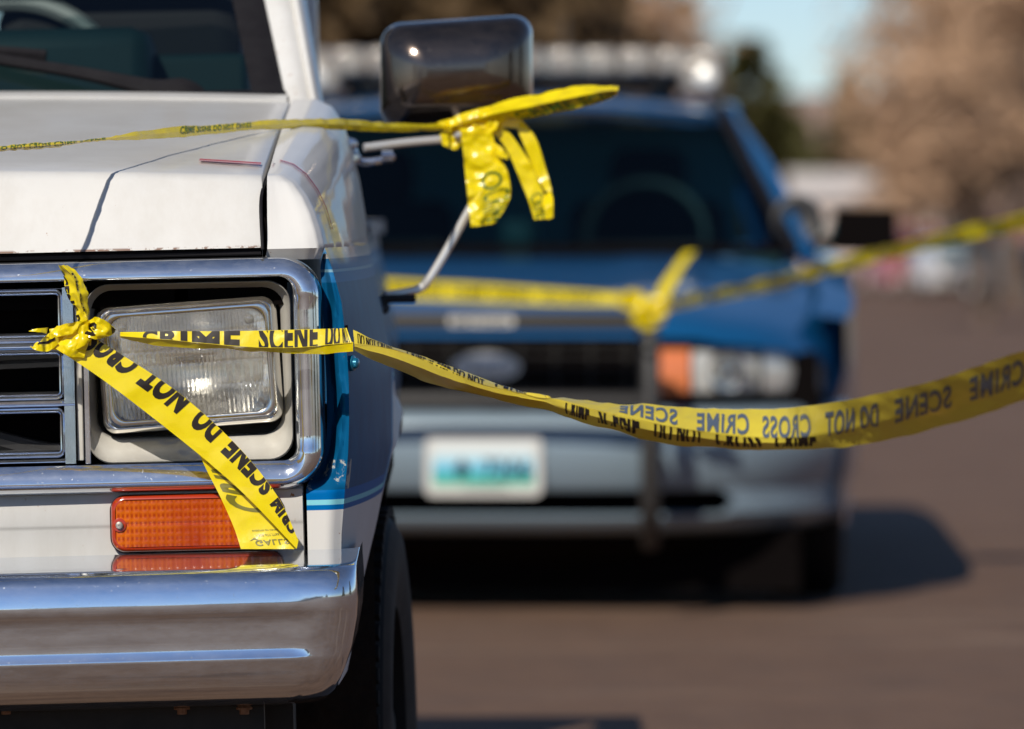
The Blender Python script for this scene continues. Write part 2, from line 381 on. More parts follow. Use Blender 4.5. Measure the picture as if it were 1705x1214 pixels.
def fend(i, k):
    f = i; i0 = int(min(len(Bp)-2, f)); fr = f-i0
    B = [lerp(Bp[i0][j], Bp[i0+1][j], fr) for j in (0, 1)]; Tt = [lerp(Tp[i0][j], Tp[i0+1][j], fr) for j in (0, 1)]
    k0 = int(min(5, k)); kf = k-k0; wgt = smooth((f-1)/4); ch = smooth((f-2)/3)*(1-smooth((f-8)/4))
    h = lerp(lerp(prof[k0][0], prof[k0+1][0], kf), lerp(side[k0][0], side[k0+1][0], kf), wgt)
    v = lerp(lerp(prof[k0][1], prof[k0+1][1], kf), lerp(side[k0][1], side[k0+1][1], kf), wgt)
    h = lerp(h, lerp(chm[k0][0], chm[k0+1][0], kf), ch); v = lerp(v, lerp(chm[k0][1], chm[k0+1][1], kf), ch)
    zt = zhood(max(8.04, Tt[1]), -.3)
    return Vector((lerp(B[0], Tt[0], h), lerp(B[1], Tt[1], h), lerp(1.02, zt, v)))
b = MB(); rows = []
for i in range((len(Bp)-1)*4+1):
    f = i/4; r = [fend(f, k/3) for k in range(19)]; top = r[-1]
    gp = Vector((GAP+.0085-(.004*smooth((f-6)/6)), top.y, top.z)); r += [lerp(top, gp, .5), gp, gp+Vector((0, 0, -.03))]
    b0 = r[0].copy(); b0 += Vector((-.004, .012, -.014)) if f < 5 else Vector((-.0005, 0, -.0005)); rows.append([b0]+r)
b.grid(rows)
# lower side, down to the wheel arch
ZL = [1.02, 1.0, .975, .95, .92, .89, .86, .83, .80, .77, .74, .71, .68, .65, .62, .58, .54, .50]
def arch(Y, c=8.88, r=.45):
    if c < 9: return table([(.0, .785), (.13, .775), (.28, .735), (.38, .68), (.45, .62), (.50, .57), (.54, .52), (.58, .45), (.62, .3)], abs(Y-c)) if abs(Y-c) < .62 else 0
    return .33+math.sqrt(max(0, r*r-(Y-c)**2)) if abs(Y-c) < r else 0
ys = [8.0, 8.01, 8.03, 8.06, 8.1, 8.15, 8.2, 8.26, 8.32, 8.38]+[8.43+i*.0225 for i in range(33)]
def lower(b, ys, zbot, ar):
    rows = []
    for Y in ys:
        lo = max(zbot, ar(Y)); rows.append([Vector((side_x(Y, lerp(lo, 1.02, 1-j/24)), Y, lerp(lo, 1.02, 1-j/24))) for j in range(25)])
        p = rows[-1][-1]; rows[-1] += [p+Vector((-.012, 0, .003)), p+Vector((-.03, 0, .0))]
    b.grid(rows)
lower(b, ys, .47, arch)
b.pair('fender', 'paint', truck, auto=60)
# crumpled front flange beside the chrome and the striped face under it
b = MB(); rows = []
fl = [(428, 541, 8.02, 546), (450, 536, 8.02, 556), (480, 537, 8.025, 564), (520, 538, 8.03, 572), (560, 539, 8.03, 576), (600, 540, 8.03, 579), (640, 541, 8.03, 580), (680, 541, 8.03, 579), (720, 540, 8.03, 578), (755, 536, 8.025, 575), (785, 524, 8.02, 572), (803, 512, 8.012, 570), (815, 506, 8.0, 568), (840, 506, 7.99, 566), (870, 506, 7.99, 564), (900, 506, 7.99, 562), (960, 506, 7.99, 561), (1020, 506, 7.99, 560)]
flp = [Vector(q) for q in [(a[1], a[2], a[3]) for a in fl]]; fly = [a[0] for a in fl]
for i in range(121):
    t = i/120; q = catmull(flp, t); x = t*(len(fly)-1); i0 = min(len(fly)-2, int(x)); py = lerp(fly[i0], fly[i0+1], x-i0)
    z = Z(py); xl = X(q.x); xr = zfx(z) if z < 1.02 else X(q.z); lowp = smooth((py-800)/25)
    wob = .005*math.sin(py*.030)+.0012*math.sin(py*.075+1); r = []
    for j in range(11):
        s = j/10; xx = lerp(xl, xr, s)
        yy = lerp(q.y+.008*(1-lowp), 8.0-.0*s, s)
        ridge = math.exp(-((s-.62-wob*18)/.16)**2)*.012-math.exp(-((s-.25-wob*12)/.16)**2)*.010
        yy -= ridge*(1-lowp)*smooth((py-430)/60)
        if lowp > 0: yy = lerp(yy, 7.985+.018*max(0, s-.55)**2*5, lowp)
        if j == 10: yy = 8.0
        r.append(Vector((xx, yy, z)))
    rows.append(r)
b.grid(rows)
b.face(Vector((X(506), 7.99, Z(815))), Vector((X(506), 8.05, Z(815))), Vector((X(506), 8.05, Z(1020))), Vector((X(506), 7.99, Z(1020))))
b.pair('fender_flange', 'paint', truck, auto=60)
# screw on the side and slot
c = Vector((side_x(8.03, Z(612))+.003, 8.02, Z(612))); b = MB()
b.lathe(c, (1, -.35, 0), [(-.004, .001), (-.004, .010), (.001, .010), (.002, .007), (.006, .0065), (.0075, .004), (.0075, .0001)], 20)
b.build('screw_head', 'bolt_blue', truck)
b = MB(); b.box(X(577), X(580), 7.985, 8.02, Z(570), Z(548)); b.build('marker_slot', 'void', truck)
# dark cavity behind panel gaps
b = MB(); b.box(XC, GAP+.03, 8.00, 8.04, .95, 1.02); b.box(GAP-.006, GAP+.016, 8.05, 9.1, 1.03, 1.085); b.box(GAP-.012, GAP+.02, 8.01, 8.05, 1.0, 1.06)
b.box(X(494), X(510), 8.01, 8.04, Z(930), Z(800)); b.pair('gap_channel', 'void', truck, shade=False)
b = MB(); b.tube([(XC, 7.982, 1.0165), (GAP, 7.99, 1.0165)], .004, 8); b.mirror(XC); b.build('hood_seal', 'seal', truck)
b = MB(); b.tube([(GAP+.003, 7.965, 1.02), (GAP+.001, 7.99, 1.075), (GAP+.003, 8.05, 1.10), (GAP+.003, 8.3, 1.125)], .0022, 6); b.pair('gap_wire', 'seal', truck)
# red pinstripe residue across hood and fender
b = MB()
for d, wd in ((0, .0040), (.011, .0014)):
    r1, r2 = [], []
    for i in range(25):
        x = lerp(-.395, GAP-.003, i/24); Y = 8.165-d*1.5-.03*i/24
        p = Vector((x, Y, zhood(Y, x)+.0035+.004*math.sin((Y-8.04)/1.06*3.1))); r1.append(p+Vector((0, wd*2.2, wd*.2))); r2.append(p-Vector((0, wd*2.2, wd*.2)))
    b.grid([r1, r2]); r1, r2 = [], []
    for i in range(5):
        x = lerp(GAP+.0095, -.2995, i/4); Y = 8.175-d*1.5; p = Vector((x, Y, zhood(max(8.04, Y))+.0028)); r1.append(p+Vector((0, wd*2.2, 0))); r2.append(p-Vector((0, wd*2.2, 0)))
    b.grid([r1, r2]); r1, r2 = [], []
    for i in range(40):
        k = 6-5.1*i/39
        p = fend(7.55-d*16*(1+i/60)-i*.012, k); q = fend(7.55-d*16*(1+i/60)-i*.012+wd*40*.55, k); n_ = Vector((.0012, -.0003, .0012)); r1.append(p+n_); r2.append(q+n_)
    b.grid([r1, r2])
b.build('pinstripe', 'red', truck)
# chrome surround
zt, zb, xr, R = Z(431, 7.97), Z(819, 7.97), X(537, 7.97), .052
top = [(0, 8.03), (.0, 7.985), (.0012, 7.9715), (.0045, 7.9675), (.010, 7.9635), (.016, 7.9606), (.021, 7.9593), (.0232, 7.9595), (.0248, 7.9625), (.0258, 7.970), (.0258, 8.01)]
bot = [(0, 8.03), (.0, 7.98), (.002, 7.971), (.006, 7.963), (.0098, 7.9585), (.0125, 7.957), (.0150, 7.9573), (.021, 7.9588), (.029, 7.9620), (.0362, 7.9675), (.0365, 8.01)]
rgt = [(0, 8.05), (.0, 8.0), (.0012, 7.982), (.004, 7.968), (.009, 7.960), (.016, 7.956), (.024, 7.9565), (.030, 7.960), (.034, 7.966), (.036, 7.976), (.036, 8.01)]
b = MB(); rows = []
def frame_row(cx, cz, dx, dz, wt, wb, wr, bow):
    r = []
    for (a, ya), (c_, yc), (e, ye) in zip(top, bot, rgt):
        d = a*wt+c_*wb+e*wr; y = ya*wt+yc*wb+ye*wr; r.append(Vector((cx-dx*d, y-bow, cz-dz*d)))
    return r
def bow(x): return .012*(1-min(1, abs(x-XC)/.78)**2)
for i in range(25): x = lerp(XC, xr-R, i/24); rows.append(frame_row(x, zt, 0, 1, 1, 0, 0, bow(x)))
for i in range(1, 12):
    a = rad(90-90*i/12); s = smooth(i/12); rows.append([Vector((xr-R+math.cos(a)*(R-d_), y_-bow(xr-R), zt-R+math.sin(a)*(R-d_))) for d_, y_ in [(lerp(p[0], q[0], s), lerp(p[1], q[1], s)) for p, q in zip(top, rgt)]])
for i in range(13): z = lerp(zt-R, zb+R, i/12); rows.append(frame_row(xr, z, 1, 0, 0, 0, 1, bow(xr)))
for i in range(1, 12):
    a = rad(-90*i/12); s = smooth(i/12); rows.append([Vector((xr-R+math.cos(a)*(R-d_), y_-bow(xr-R), zb+R+math.sin(a)*(R-d_))) for d_, y_ in [(lerp(p[0], q[0], s), lerp(p[1], q[1], s)) for p, q in zip(rgt, bot)]])
for i in range(25): x = lerp(xr-R, XC, i/24); rows.append(frame_row(x, zb, 0, -1, 0, 1, 0, bow(x)))
b.grid(rows); b.mirror(XC); b.build('chrome_surround', 'chrome', truck, auto=40)
# strip of dark behind top lip
b = MB(); b.box(XC-.75, X(485), 7.995, 8.0, Z(474), Z(463)); b.build('top_recess', 'void', truck, False)
# grille
grille = MB()
def ring(b, x0, x1, z0, z1, r0, prof_, n=6):
    rows = [rrect(x0+d, x1-d, z0+d, z1-d, max(.001, r0-d), y, n) for d, y in prof_]
    b.grid(rows, cu=True)
gx1 = X(127); cell_r = X(104); zc = [Z(476), Z(563), Z(662), Z(757)]
cells = []
for k, (a, c_) in enumerate(((482, 556), (581, 654), (678, 750))): cells.append((Z(c_), Z(a)))
gx0 = 2*XC-gx1; mid = XC
for zlo, zhi in cells:
    for xa, xb in ((XC+.012, cell_r),):
        ring(grille, xa-.006, xb+.004, zlo-.004, zhi+.004, .010, [(0, 7.962), (.002, 7.959), (.004, 7.962), (.005, 7.972), (.0065, 7.973), (.008, 7.98), (.009, 8.05)])
# bars between cells: bright rounded bars
def hbar(b, z0, z1, x0, x1, yf=7.955, yb=7.965):
    n = 8; b.grid([[Vector((x, lerp(yb, yf, min(j/n/.28, (1-j/n)/.72)**.75), lerp(z0, z1, j/n))) for j in range(n+1)] for x in (x0, x1)])
hbar(grille, Z(581)+.004, Z(556)-.004, XC, gx1, 7.945, 7.962); hbar(grille, Z(678)+.004, Z(654)-.004, XC, gx1, 7.956)
hbar(grille, Z(482)+.004, Z(474), XC, gx1, 7.960, 7.964); hbar(grille, Z(766), Z(750)-.004, XC, gx1, 7.960, 7.97)
grille.box(cell_r+.004, gx1, 7.958, 7.99, Z(766), Z(474)); grille.box(XC, XC+.008, 7.958, 7.99, Z(766), Z(474))
grille.mirror(XC)
for v in grille.v: v.y += .032*(v.z-Z(700))
grille.build('grille', 'chrome', truck, auto=30, bevel=.001)
b = MB(); b.box(gx1+.001, X(139), 7.968, 7.99, Z(762), Z(474)); b.pair('grille_divider', 'bezel', truck, bevel=.0015)
b = MB(); b.box(X(139)+.001, X(150), 7.974, 7.99, Z(768), Z(474)); b.pair('divider_trim', 'chrome', truck, bevel=.001)
b = MB(); b.box(2*XC-X(135), X(135), 8.05, 8.06, Z(770), Z(470)); b.build('grille_backing', 'void', truck, False)
b = MB(); b.tube([(X(-700), 8.03, Z(618)), (X(110), 8.03, Z(600))], .006, 6); b.tube([(X(-700), 8.035, Z(590)), (X(110), 8.035, Z(586))], .009, 6)
b.tube([(X(-100), 8.03, Z(700)), (X(60), 8.03, Z(745)), (X(120), 8.03, Z(748))], .012, 8); b.build('radiator_support', 'black', truck)
# headlight bezels
def headlights(sgn):
    b = MB(); x0, x1, z0, z1 = X(146), X(487), Z(769), Z(470)
    ih = (X(158), X(467), Z(727), Z(489)); n = 8
    def L(t, y, dr=0):
        return rrect(lerp(x0, ih[0], t), lerp(x1, ih[1], t), lerp(z0, ih[2], t), lerp(z1, ih[3], t), lerp(.030, .026, t)+dr, y, n)
    b.grid([L(0, 7.985), L(.02, 7.976), L(.07, 7.974), L(.11, 7.979), L(.14, 7.986), L(.5, 7.998), L(.9, 8.008), L(.97, 8.012), L(1.0, 8.02), L(1.0, 8.055)], cu=True)
    if sgn < 0: mirror_only(b)
    bz = b.build('headlight_bezel', 'bezel', truck, auto=40)
    b = MB(); b.fill(rrect(*ih, .026, 8.06, n)); b.box(X(293), X(316), 8.0, 8.05, Z(505), Z(483)); b.box(X(300), X(350), 8.03, 8.05, Z(727), Z(712)); b.box(X(455), X(472), 8.03, 8.05, Z(730), Z(560))
    if sgn < 0: mirror_only(b)
    b.build('lamp_bucket', 'black', truck, False)
    # lamp, tilted in its bucket
    c = T(315, 607, 7.985); tl = rad(2.9)
    def Q(x, y, z):
        xx, zz = x*math.cos(tl)-z*math.sin(tl), x*math.sin(tl)+z*math.cos(tl); return Vector((c.x+xx, y+.02*xx, c.z+zz))
    hw, hh = .1095, .0765
    def R_(d, y, r, n=8): return [Q(p.x, y, p.z) for p in rrect(-hw+d, hw-d, -hh+d, hh-d, r, 0, n)]
    b = MB(); b.grid([R_(-.004, 8.03, .018), R_(-.004, 7.995, .018), R_(-.002, 7.989, .017), R_(.001, 7.985, .015), R_(.003, 7.984, .014), R_(.005, 7.987, .013), R_(.0065, 7.990, .014), R_(.009, 7.989, .018), R_(.011, 7.990, .018), R_(.0125, 7.998, .02)], cu=True)
    if sgn < 0: mirror_only(b)
    rg = b.build('retaining_ring', 'ring', truck, auto=45)
    lamp = MB(); d0 = .0115; lw, lh, lr = hw-d0, hh-d0, .021
    NX, NZ = 420, 90
    def lensY(x, z):
        e = max(abs(x)/lw, 0)**4*.5+(abs(z)/lh)**4*.5
        y = 7.984+.008*e+.03*(x*x+z*z)
        zz = z/lh; xx = x/lw; am = .0005
        if zz > .62: pitch = .0035
        elif zz > .30: pitch = .0085 if xx < -.1 or xx > .45 else .0037; am = .0003 if abs(xx+.1) > .3 else .0005
        elif zz > .02: pitch = .0088 if abs(xx) > .36 else .0041
        elif zz > -.42: pitch = .0088 if abs(xx) > .42 else .0045
        elif zz > -.50: pitch = .0045
        else: pitch = .0047; am = .0007
        if abs(xx) > .36 and -.42 < zz < .62: am = .00035
        pitch *= 1.25
        y += am*3.2*(.5+.5*math.sin(2*math.pi*x/pitch))
        for zl in (.62, .30, .02, -.42): y += .0009*math.exp(-((zz-zl)/.018)**2)
        if zz > .86 or abs(xx) > .94: y += 0
        return y
    def squash(u, v):    # square grid to rounded rectangle
        x, z = u*lw, v*lh
        ex = max(0, abs(x)-(lw-lr)); ez = max(0, abs(z)-(lh-lr)); dd = math.hypot(ex, ez); mm = max(ex, ez)
        if dd > 1e-9 and ex > 0 and ez > 0:
            k = mm/dd; x = math.copysign(lw-lr+ex*k, x); z = math.copysign(lh-lr+ez*k, z)
        return x, z
    rows = []
    for j in range(NZ+1):
        r = []
        for i in range(NX+1):
            x, z = squash(2*i/NX-1, 2*j/NZ-1); r.append(Q(x, lensY(x, z), z))
        rows.append(r)
    lamp.grid(rows)
    for sx in (-.82, .80):
        lamp.lathe(Q(sx*lw, 7.988, .80*lh), (0, -1, 0), [(-.002, .006), (.002, .006), (.004, .004), (.0045, .0005)], 12)
    if sgn < 0: mirror_only(lamp)
    ln = lamp.build('headlight', 'lens', truck, auto=70)
    b = MB(); rows = []
    for j in range(41):
        r = []
        for i in range(61):
            x, z = squash(2*i/60-1, 2*j/40-1); rr = (x/lw)**2*1.2+(z/lh)**2*.9
            y = 8.06-.05*min(1.15, (x*x*1.0+z*z*.9)/(.075**2)*.75)
            r.append(Q(x, max(y, 7.997), z))
        rows.append(r)
    b.grid(rows)
    if sgn < 0: mirror_only(b)
    b.build('reflector', 'reflector', ln, auto=80)
    b = MB(); b.tube([Q(-.02, 8.03, .006), Q(.02, 8.03, .005)], .004, 8); b.box(*sorted((Q(-.03, 0, 0).x, Q(.032, 0, 0).x)), 8.035, 8.04, Q(0, 0, .010).z, Q(0, 0, .0135).z)
    if sgn < 0: mirror_only(b)
    b.build('filament_shield', mat('brown_shield', (.16, .09, .05), .4, .5), ln)
    if sgn > 0:
        def onl(x0, x1, z0, z1): return lambda s, t: Q(lerp(x1, x0, s), lensY(lerp(x1, x0, s), lerp(z1, z0, t))-.0012, lerp(z1, z0, t))
        lettering('moulded_lettering', 'SEALED BEAM', onl(-.016, .018, .006, .0115), 'ring', ln, (20, 2), bold=.0)
        lettering('moulded_lettering', 'SYLVANIA', onl(-.018, .018, -.002, .0045), 'ring', ln, (20, 2), bold=.0)
def mirror_only(b):
    b.v = [Vector((2*XC-p.x, p.y, p.z)) for p in b.v]
headlights(1); headlights(-1)
# valance under the surround with amber lamps
b = MB(); rows = []
for py, dy in ((808, .01), (818, .0), (868, .0), (873, .002), (878, .004), (930, .004), (990, .006)):
    rows.append([Vector((x, 7.985+dy-bow(x)*.5, Z(py))) for x in [lerp(XC, X(499), i/24) for i in range(25)]]+[Vector((X(500), 7.99+dy, Z(py))), Vector((X(500), 8.03, Z(py)))])
b.grid(rows); b.mirror(XC); b.build('valance', 'white', truck)
def turn(sgn):
    x0, x1, z0, z1 = X(183), X(463), Z(914), Z(823); b = MB()
    rr = lambda d, y, r: rrect(x0+d, x1-d, z0+d, z1-d, r, y, 8)
    b.grid([rr(-.002, 7.99, .018), rr(-.0015, 7.974, .018), rr(.0005, 7.968, .017), rr(.0025, 7.9665, .015), rr(.0042, 7.9662, .014), rr(.0055, 7.969, .013)], cu=True)
    if sgn < 0: mirror_only(b)
    rim = b.build('turn_signal', 'amber_rim', truck, auto=50)
    b = MB(); rows = []; a0, a1, c0, c1 = x0+.0052, x1-.0052, z0+.0052, z1-.0052
    NX, NZ = 180, 60
    for j in range(NZ+1):
        r = []
        for i in range(NX+1):
            x = lerp(a0, a1, i/NX); z = lerp(c0, c1, j/NZ)
            y = 7.9655-.0007*abs(math.sin(math.pi*(x-a0)/.0105))*(.5+.5*abs(math.sin(math.pi*(z-c0)/.0095)))
            y += .0005*math.exp(-((z-(c0+c1)/2)/.0012)**2)
            if x-a0 < .017: y += .0014
            r.append(Vector((x, y, z)))
        rows.append(r)
    b.grid(rows)
    if sgn < 0: mirror_only(b)
    b.build('facets', 'amber', rim, auto=30)
    b = MB(); b.lathe((x0+.0095, 7.9615, Z(870)), (0, -1, 0), [(-.004, .0048), (.0005, .0048), (.0015, .0044), (.0022, .003), (.0022, .001), (.001, .001), (.001, .0001)], 16)
    if sgn < 0: mirror_only(b)
    b.build('screw', 'screw', rim)
    b = MB(); b.lathe((x0+.0095, 7.9650, Z(870)), (0, -1, 0), [(-.002, .0085), (.0006, .0085), (.001, .0072), (.001, .001)], 20)
    if sgn < 0: mirror_only(b)
    b.build('screw_recess', 'amber_rim', rim)
    b = MB(); b.fill(rrect(x0-.003, x1+.003, z0-.003, z1+.002, .02, 7.9795-.003, 8)); 
    if sgn < 0: mirror_only(b)
    b.build('gasket', 'seal', rim, False)
turn(1); turn(-1)
# bumper
bp = [(.225, .6427, .002), (.125, .6375, .002), (.06, .6345, .0015), (.032, .6325, .0005), (.018, .6295, 0), (.0092, .6245, -.0005), (.0056, .616, 0), (.0035, .605, 0), (.0020, .592, 0), (.0016, .583, 0), (.006, .578, .001), (.011, .573, .003), (.013, .566, .004), (.0140, .556, .004), (.0155, .545, .005), (.0170, .5345, .006), (.0166, .5325, .007), (.0160, .5290, .008), (.0145, .5245, .009), (.0135, .5220, .011), (.0150, .519, .012), (.020, .508, .015), (.029, .492, .02), (.05, .477, .027), (.09, .463, .037), (.15, .456, .05), (.22, .454, .06)]
XE = X(588, 7.82)
def brow(k):
    o, z, _ = bp[k]; so_ = table([(.45, .068), (.456, .056), (.463, .045), (.477, .032), (.50, .020), (.53, .010), (.565, .003), (.60, 0), (.63, .0015)], z)
    oS = table([(.45, .22), (.456, .15), (.463, .09), (.477, .052), (.492, .031), (.508, .021), (.525, .0165), (.55, .012), (.575, .006), (.59, .003), (.605, .004), (.616, .007), (.6245, .0115), (.6295, .0185), (.6325, .032), (.6345, .06), (.6375, .125), (.6427, .225)], z)
    xe = XE-so_; rc = .044; pts = []
    def yf(x): s_ = smooth((x-(XE-.085))/.05); return 7.745+lerp(o, oS, s_)
    for i in range(60): x = lerp(XC, xe-rc, i/59); pts.append(Vector((x, yf(x)-.035*(1-((x-XC)/.83)**2), z)))
    for i in range(1, 15):
        a = rad(90*i/14); pts.append(Vector((xe-rc+math.sin(a)*rc, yf(xe-rc)-.0035+rc-math.cos(a)*rc, z)))
    y1 = yf(xe-rc)-.0035+rc
    for i in range(1, 6): pts.append(Vector((xe, y1+(max(8.14, y1+.01)-y1)*i/5, z)))
    return pts
b = MB(); b.grid([brow(k) for k in range(len(bp))]); b.mirror(XC); bump_o = b.build('bumper', 'bumper', truck, auto=60)
# under the bumper: crossmember and bolts
b = MB(); b.box(2*XC-X(430), X(430), 7.93, 7.96, .40, .452); b.box(2*XC-X(470), X(470), 8.1, 8.2, .3, .45); b.build('air_dam', 'black', truck)
for px in (10, 303, 407):
    p = T(px, 1184, 7.90); b = MB(); b.lathe(p+Vector((0, 0, .004)), (0, 0, -1), [(-.006, .004), (.0, .010), (.002, .010), (.002, .006), (.008, .006), (.0085, .0)], 8)
    b.build('bumper_bolt', 'rustbolt', truck, False)
# wheel
def wheel(cx, cy, cz, R0, wd, parent, steer=0, rimmat='rod', tread=True, nm='wheel', out=1):
    """out: +1 the outer face looks to +x"""
    ax = Vector((math.cos(steer)*out, math.sin(steer)*out, 0)); c = Vector((cx, cy, cz)); h = wd/2
    b = MB(); b.lathe(c, ax, [(-h*.9, R0*.62), (-h, R0*.8), (-h*.92, R0*.93), (-h*.8, R0*.985), (-h*.3, R0), (-h*.27, R0*.972), (-h*.22, R0*.972), (-h*.19, R0), (h*.19, R0), (h*.22, R0*.972), (h*.27, R0*.972), (h*.3, R0), (h*.8, R0*.985), (h*.9, R0*.94)], 72)
    if tread:
        for i in range(72):
            a = 2*math.pi*i/72
            for s0, s1 in ((-.85, -.35), (.35, .85)):
                pass
    w_ = b.build(nm, 'tyre', parent)
    b = MB(); b.lathe(c, ax, [(h*.9, R0*.94), (h*.97, R0*.9), (h*1.0, R0*.82), (h*.98, R0*.72), (h*.9, R0*.63), (h*.88, R0*.6)], 72); b.build('sidewall', 'sidewall', w_)
    b = MB(); b.lathe(c, ax, [(h*.88, R0*.6), (h*.9, R0*.585), (h*.7, R0*.56), (h*.5, R0*.45), (h*.62, R0*.25), (h*.8, R0*.2), (h*.85, R0*.12), (h*.85, .001)], 48)
    b.build('rim', rimmat, w_)
    if tread:
        b = MB()
        for i in range(64):
            a = 2*math.pi*i/64; up = Vector((0, 0, 1)); fw = ax.cross(up)
            for s0, s1, tw in ((-.86, -.34, .03), (-.16, .16, 0), (.34, .86, -.03)):
                for e in (0,):
                    def Pp(s, da, r): aa = a+da+tw*s; return c+ax*(h*s)+(fw*math.cos(aa)+up*math.sin(aa))*r
                    r0, r1 = R0*.97, R0*1.012; d = .034
                    q = [Pp(s0, -d, r0), Pp(s1, -d, r0), Pp(s1, d, r0), Pp(s0, d, r0)]; u = [Pp(s0, -d*.8, r1), Pp(s1, -d*.8, r1), Pp(s1, d*.8, r1), Pp(s0, d*.8, r1)]
                    b.f += []; k = len(b.v); b.v += q+u
                    for fc in ((4, 5, 6, 7), (0, 1, 5, 4), (1, 2, 6, 5), (2, 3, 7, 6), (3, 0, 4, 7)): b.f.append([k+z_ for z_ in fc])
        b.build('tread_blocks', 'tyre', w_, False)
    return w_
wheel(-.268, 8.88, .325, .325, .215, truck, -rad(2.6), 'tyre'); wheel(2*XC+.27, 8.88, .325, .325, .215, truck, out=-1)
wheel(-.35, 11.4, .325, .325, .215, truck, tread=False); wheel(2*XC+.30, 11.4, .325, .325, .215, truck, tread=False, out=-1)
# wheel well liner and chassis
b = MB(); rows = []
for i in range(25):
    a = rad(-10+200*i/24); rows.append([Vector((x, 8.88-.47*math.cos(a), .33+.47*math.sin(a))) for x in (-.19, -.45)])
b.grid(rows); b.box(-.47, -.45, 8.35, 9.4, .2, .85); b.pair('wheel_well', 'liner', truck, auto=60)
b = MB(); b.box(2*XC+.5, -.5, 8.1, 12.2, .38, .6); b.box(2*XC+.42, -.42, 8.2, 8.9, .6, 1.0); b.build('chassis', 'void', truck, False)
# cowl, cab, doors, roof, windscreen
b = MB(); rows = []
for Y, z in ((9.105, zhood(9.1)-.02), (9.105, zhood(9.1)+.003), (9.13, zhood(9.1)+.010), (9.17, zhood(9.1)+.012), (9.20, zhood(9.1)+.004), (9.24, zhood(9.1)-.01)):
    rows.append([Vector((x, Y, z+.018*(1-min(1, abs(x-XC)/.72)**2))) for x in [lerp(XC, -.314, i/20) for i in range(21)]])
b.grid(rows); b.mirror(XC); b.build('cowl', 'white', truck)
def pil(z):   # outline of the screen opening on the right: x, Y at height z
    t = (z-1.22)/.40; return lerp(-.318, -.410, t), lerp(9.20, 9.66, t)
b = MB(); zs = [1.19+.46*i/12 for i in range(13)]; rows = []
for z in zs:
    x, Y = pil(z); t = (z-1.19)/.46; ox = lerp(-.262, -.345, t); r = []
    for s, dy in ((0, .03), (0, .004), (.08, 0), (.35, -.004), (.60, .0), (.66, .006), (.70, .008), (.74, .0), (.84, -.004), (.93, .004), (1.0, .03), (1.02, .09)): r.append(Vector((lerp(x, ox, s), Y+dy+.01, z)))
    rows.append(r)
b.grid(rows); b.pair('windscreen_pillar', 'white', truck, auto=40)
# cab sides, door, bed in two tone paint
b = MB()
def strip(b, ys, zs_, fn): b.grid([[fn(Y, z) for z in zs_] for Y in ys])
zs2 = [.42, .5, .6, .7, .8, .9, .97, 1.02]
def sx2(Y, z): return side_x(Y, z)-.004
strip(b, [9.175+i*.1 for i in range(11)], zs2, lambda Y, z: Vector((sx2(Y, z), Y, z)))
strip(b, [9.175+i*.1 for i in range(11)], [1.02, 1.08, 1.14, 1.19], lambda Y, z: Vector((sx2(Y, 1.02)-.35*(z-1.02)-.3*(z-1.02)**2, Y, z)))
b.pair('door', 'paint', truck)
b = MB(); rows = []
for Y in [10.25+i*.06 for i in range(33)]:
    lo = max(.45, arch(Y, 11.4, .40)); rows.append([Vector((sx2(Y, min(1.02, z)), Y, z)) for z in [lerp(lo, 1.05, j/12) for j in range(13)]])
b.grid(rows); b.mirror(XC); b.box(2*XC+.30, -.30, 12.1, 12.17, .5, 1.05); b.box(2*XC+.30, -.30, 10.25, 12.1, .60, .64)
b.box(-.33, -.24, 10.22, 12.17, 1.03, 1.055); b.box(2*XC+.24, 2*XC+.33, 10.22, 12.17, 1.03, 1.055); b.build('cargo_bed', 'paint', truck)
b = MB(); b.box(2*XC+.36, -.36, 9.70, 10.22, 1.625, 1.66); b.box(2*XC+.30, -.30, 10.17, 10.22, .6, 1.12); b.box(-.44, -.30, 10.14, 10.22, 1.1, 1.64); b.box(2*XC+.30, 2*XC+.44, 10.14, 10.22, 1.1, 1.64)
b.box(2*XC+.36, -.36, 10.14, 10.22, 1.5, 1.64)
b.build('cab_roof', 'white', truck, bevel=.02)
b = MB(); rows = []
for i in range(9):
    z = lerp(1.205, 1.63, i/8); x, Y = pil(z); rows.append([Vector((lerp(2*XC-x, x, j/16), Y+.015-.03*(1-(2*j/16-1)**2), z)) for j in range(17)])
b.grid(rows); ws = b.build('windscreen', 'windscreen', truck)
b = MB()
def glassP(z, x, dy): xx, Y = pil(z); u = (x-XC)/(xx-XC); return Vector((x, Y+.015-.03*(1-u*u)+dy, z))
for side_ in (1,):
    rows = []
    for i in range(13):
        z = lerp(1.205, 1.63, i/12); x, Y = pil(z); rows.append([glassP(z, x+.002, -.002), glassP(z, x-.006, -.008), glassP(z, x-.04, -.006), glassP(z, x-.046, -.001)])
    b.grid(rows)
rows = []
for j in range(21):
    x = lerp(XC, pil(1.21)[0], j/20); rows.append([glassP(1.2, x, -.004), glassP(1.226, x, -.008), glassP(1.245, x, -.004), glassP(1.247, x, .002)])
b.grid(rows); b.mirror(XC); b.build('windscreen_seal', 'seal', truck)
b = MB(); b.box(2*XC+.33, -.33, 9.3, 9.85, 1.0, 1.20); b.build('dash_top', 'black', truck, bevel=.02)
b = MB(); p0 = W(428, 152, 9.75); p1 = W(284, 92, 9.75)
b.box(2*XC-p0.x, p0.x, 9.62, 9.80, 1.0, p1.z); b.build('dashboard', 'teal', truck, bevel=.012)
b = MB(); q0, q1 = W(-420, 46, 9.7), W(272, 92, 9.7); b.box(q0.x, q1.x, 9.52, 9.72, 1.1, q0.z); b.build('instrument_hood', 'teal', truck, bevel=.03)
b = MB(); cc = W(25, 190, 9.95); R_ = .185
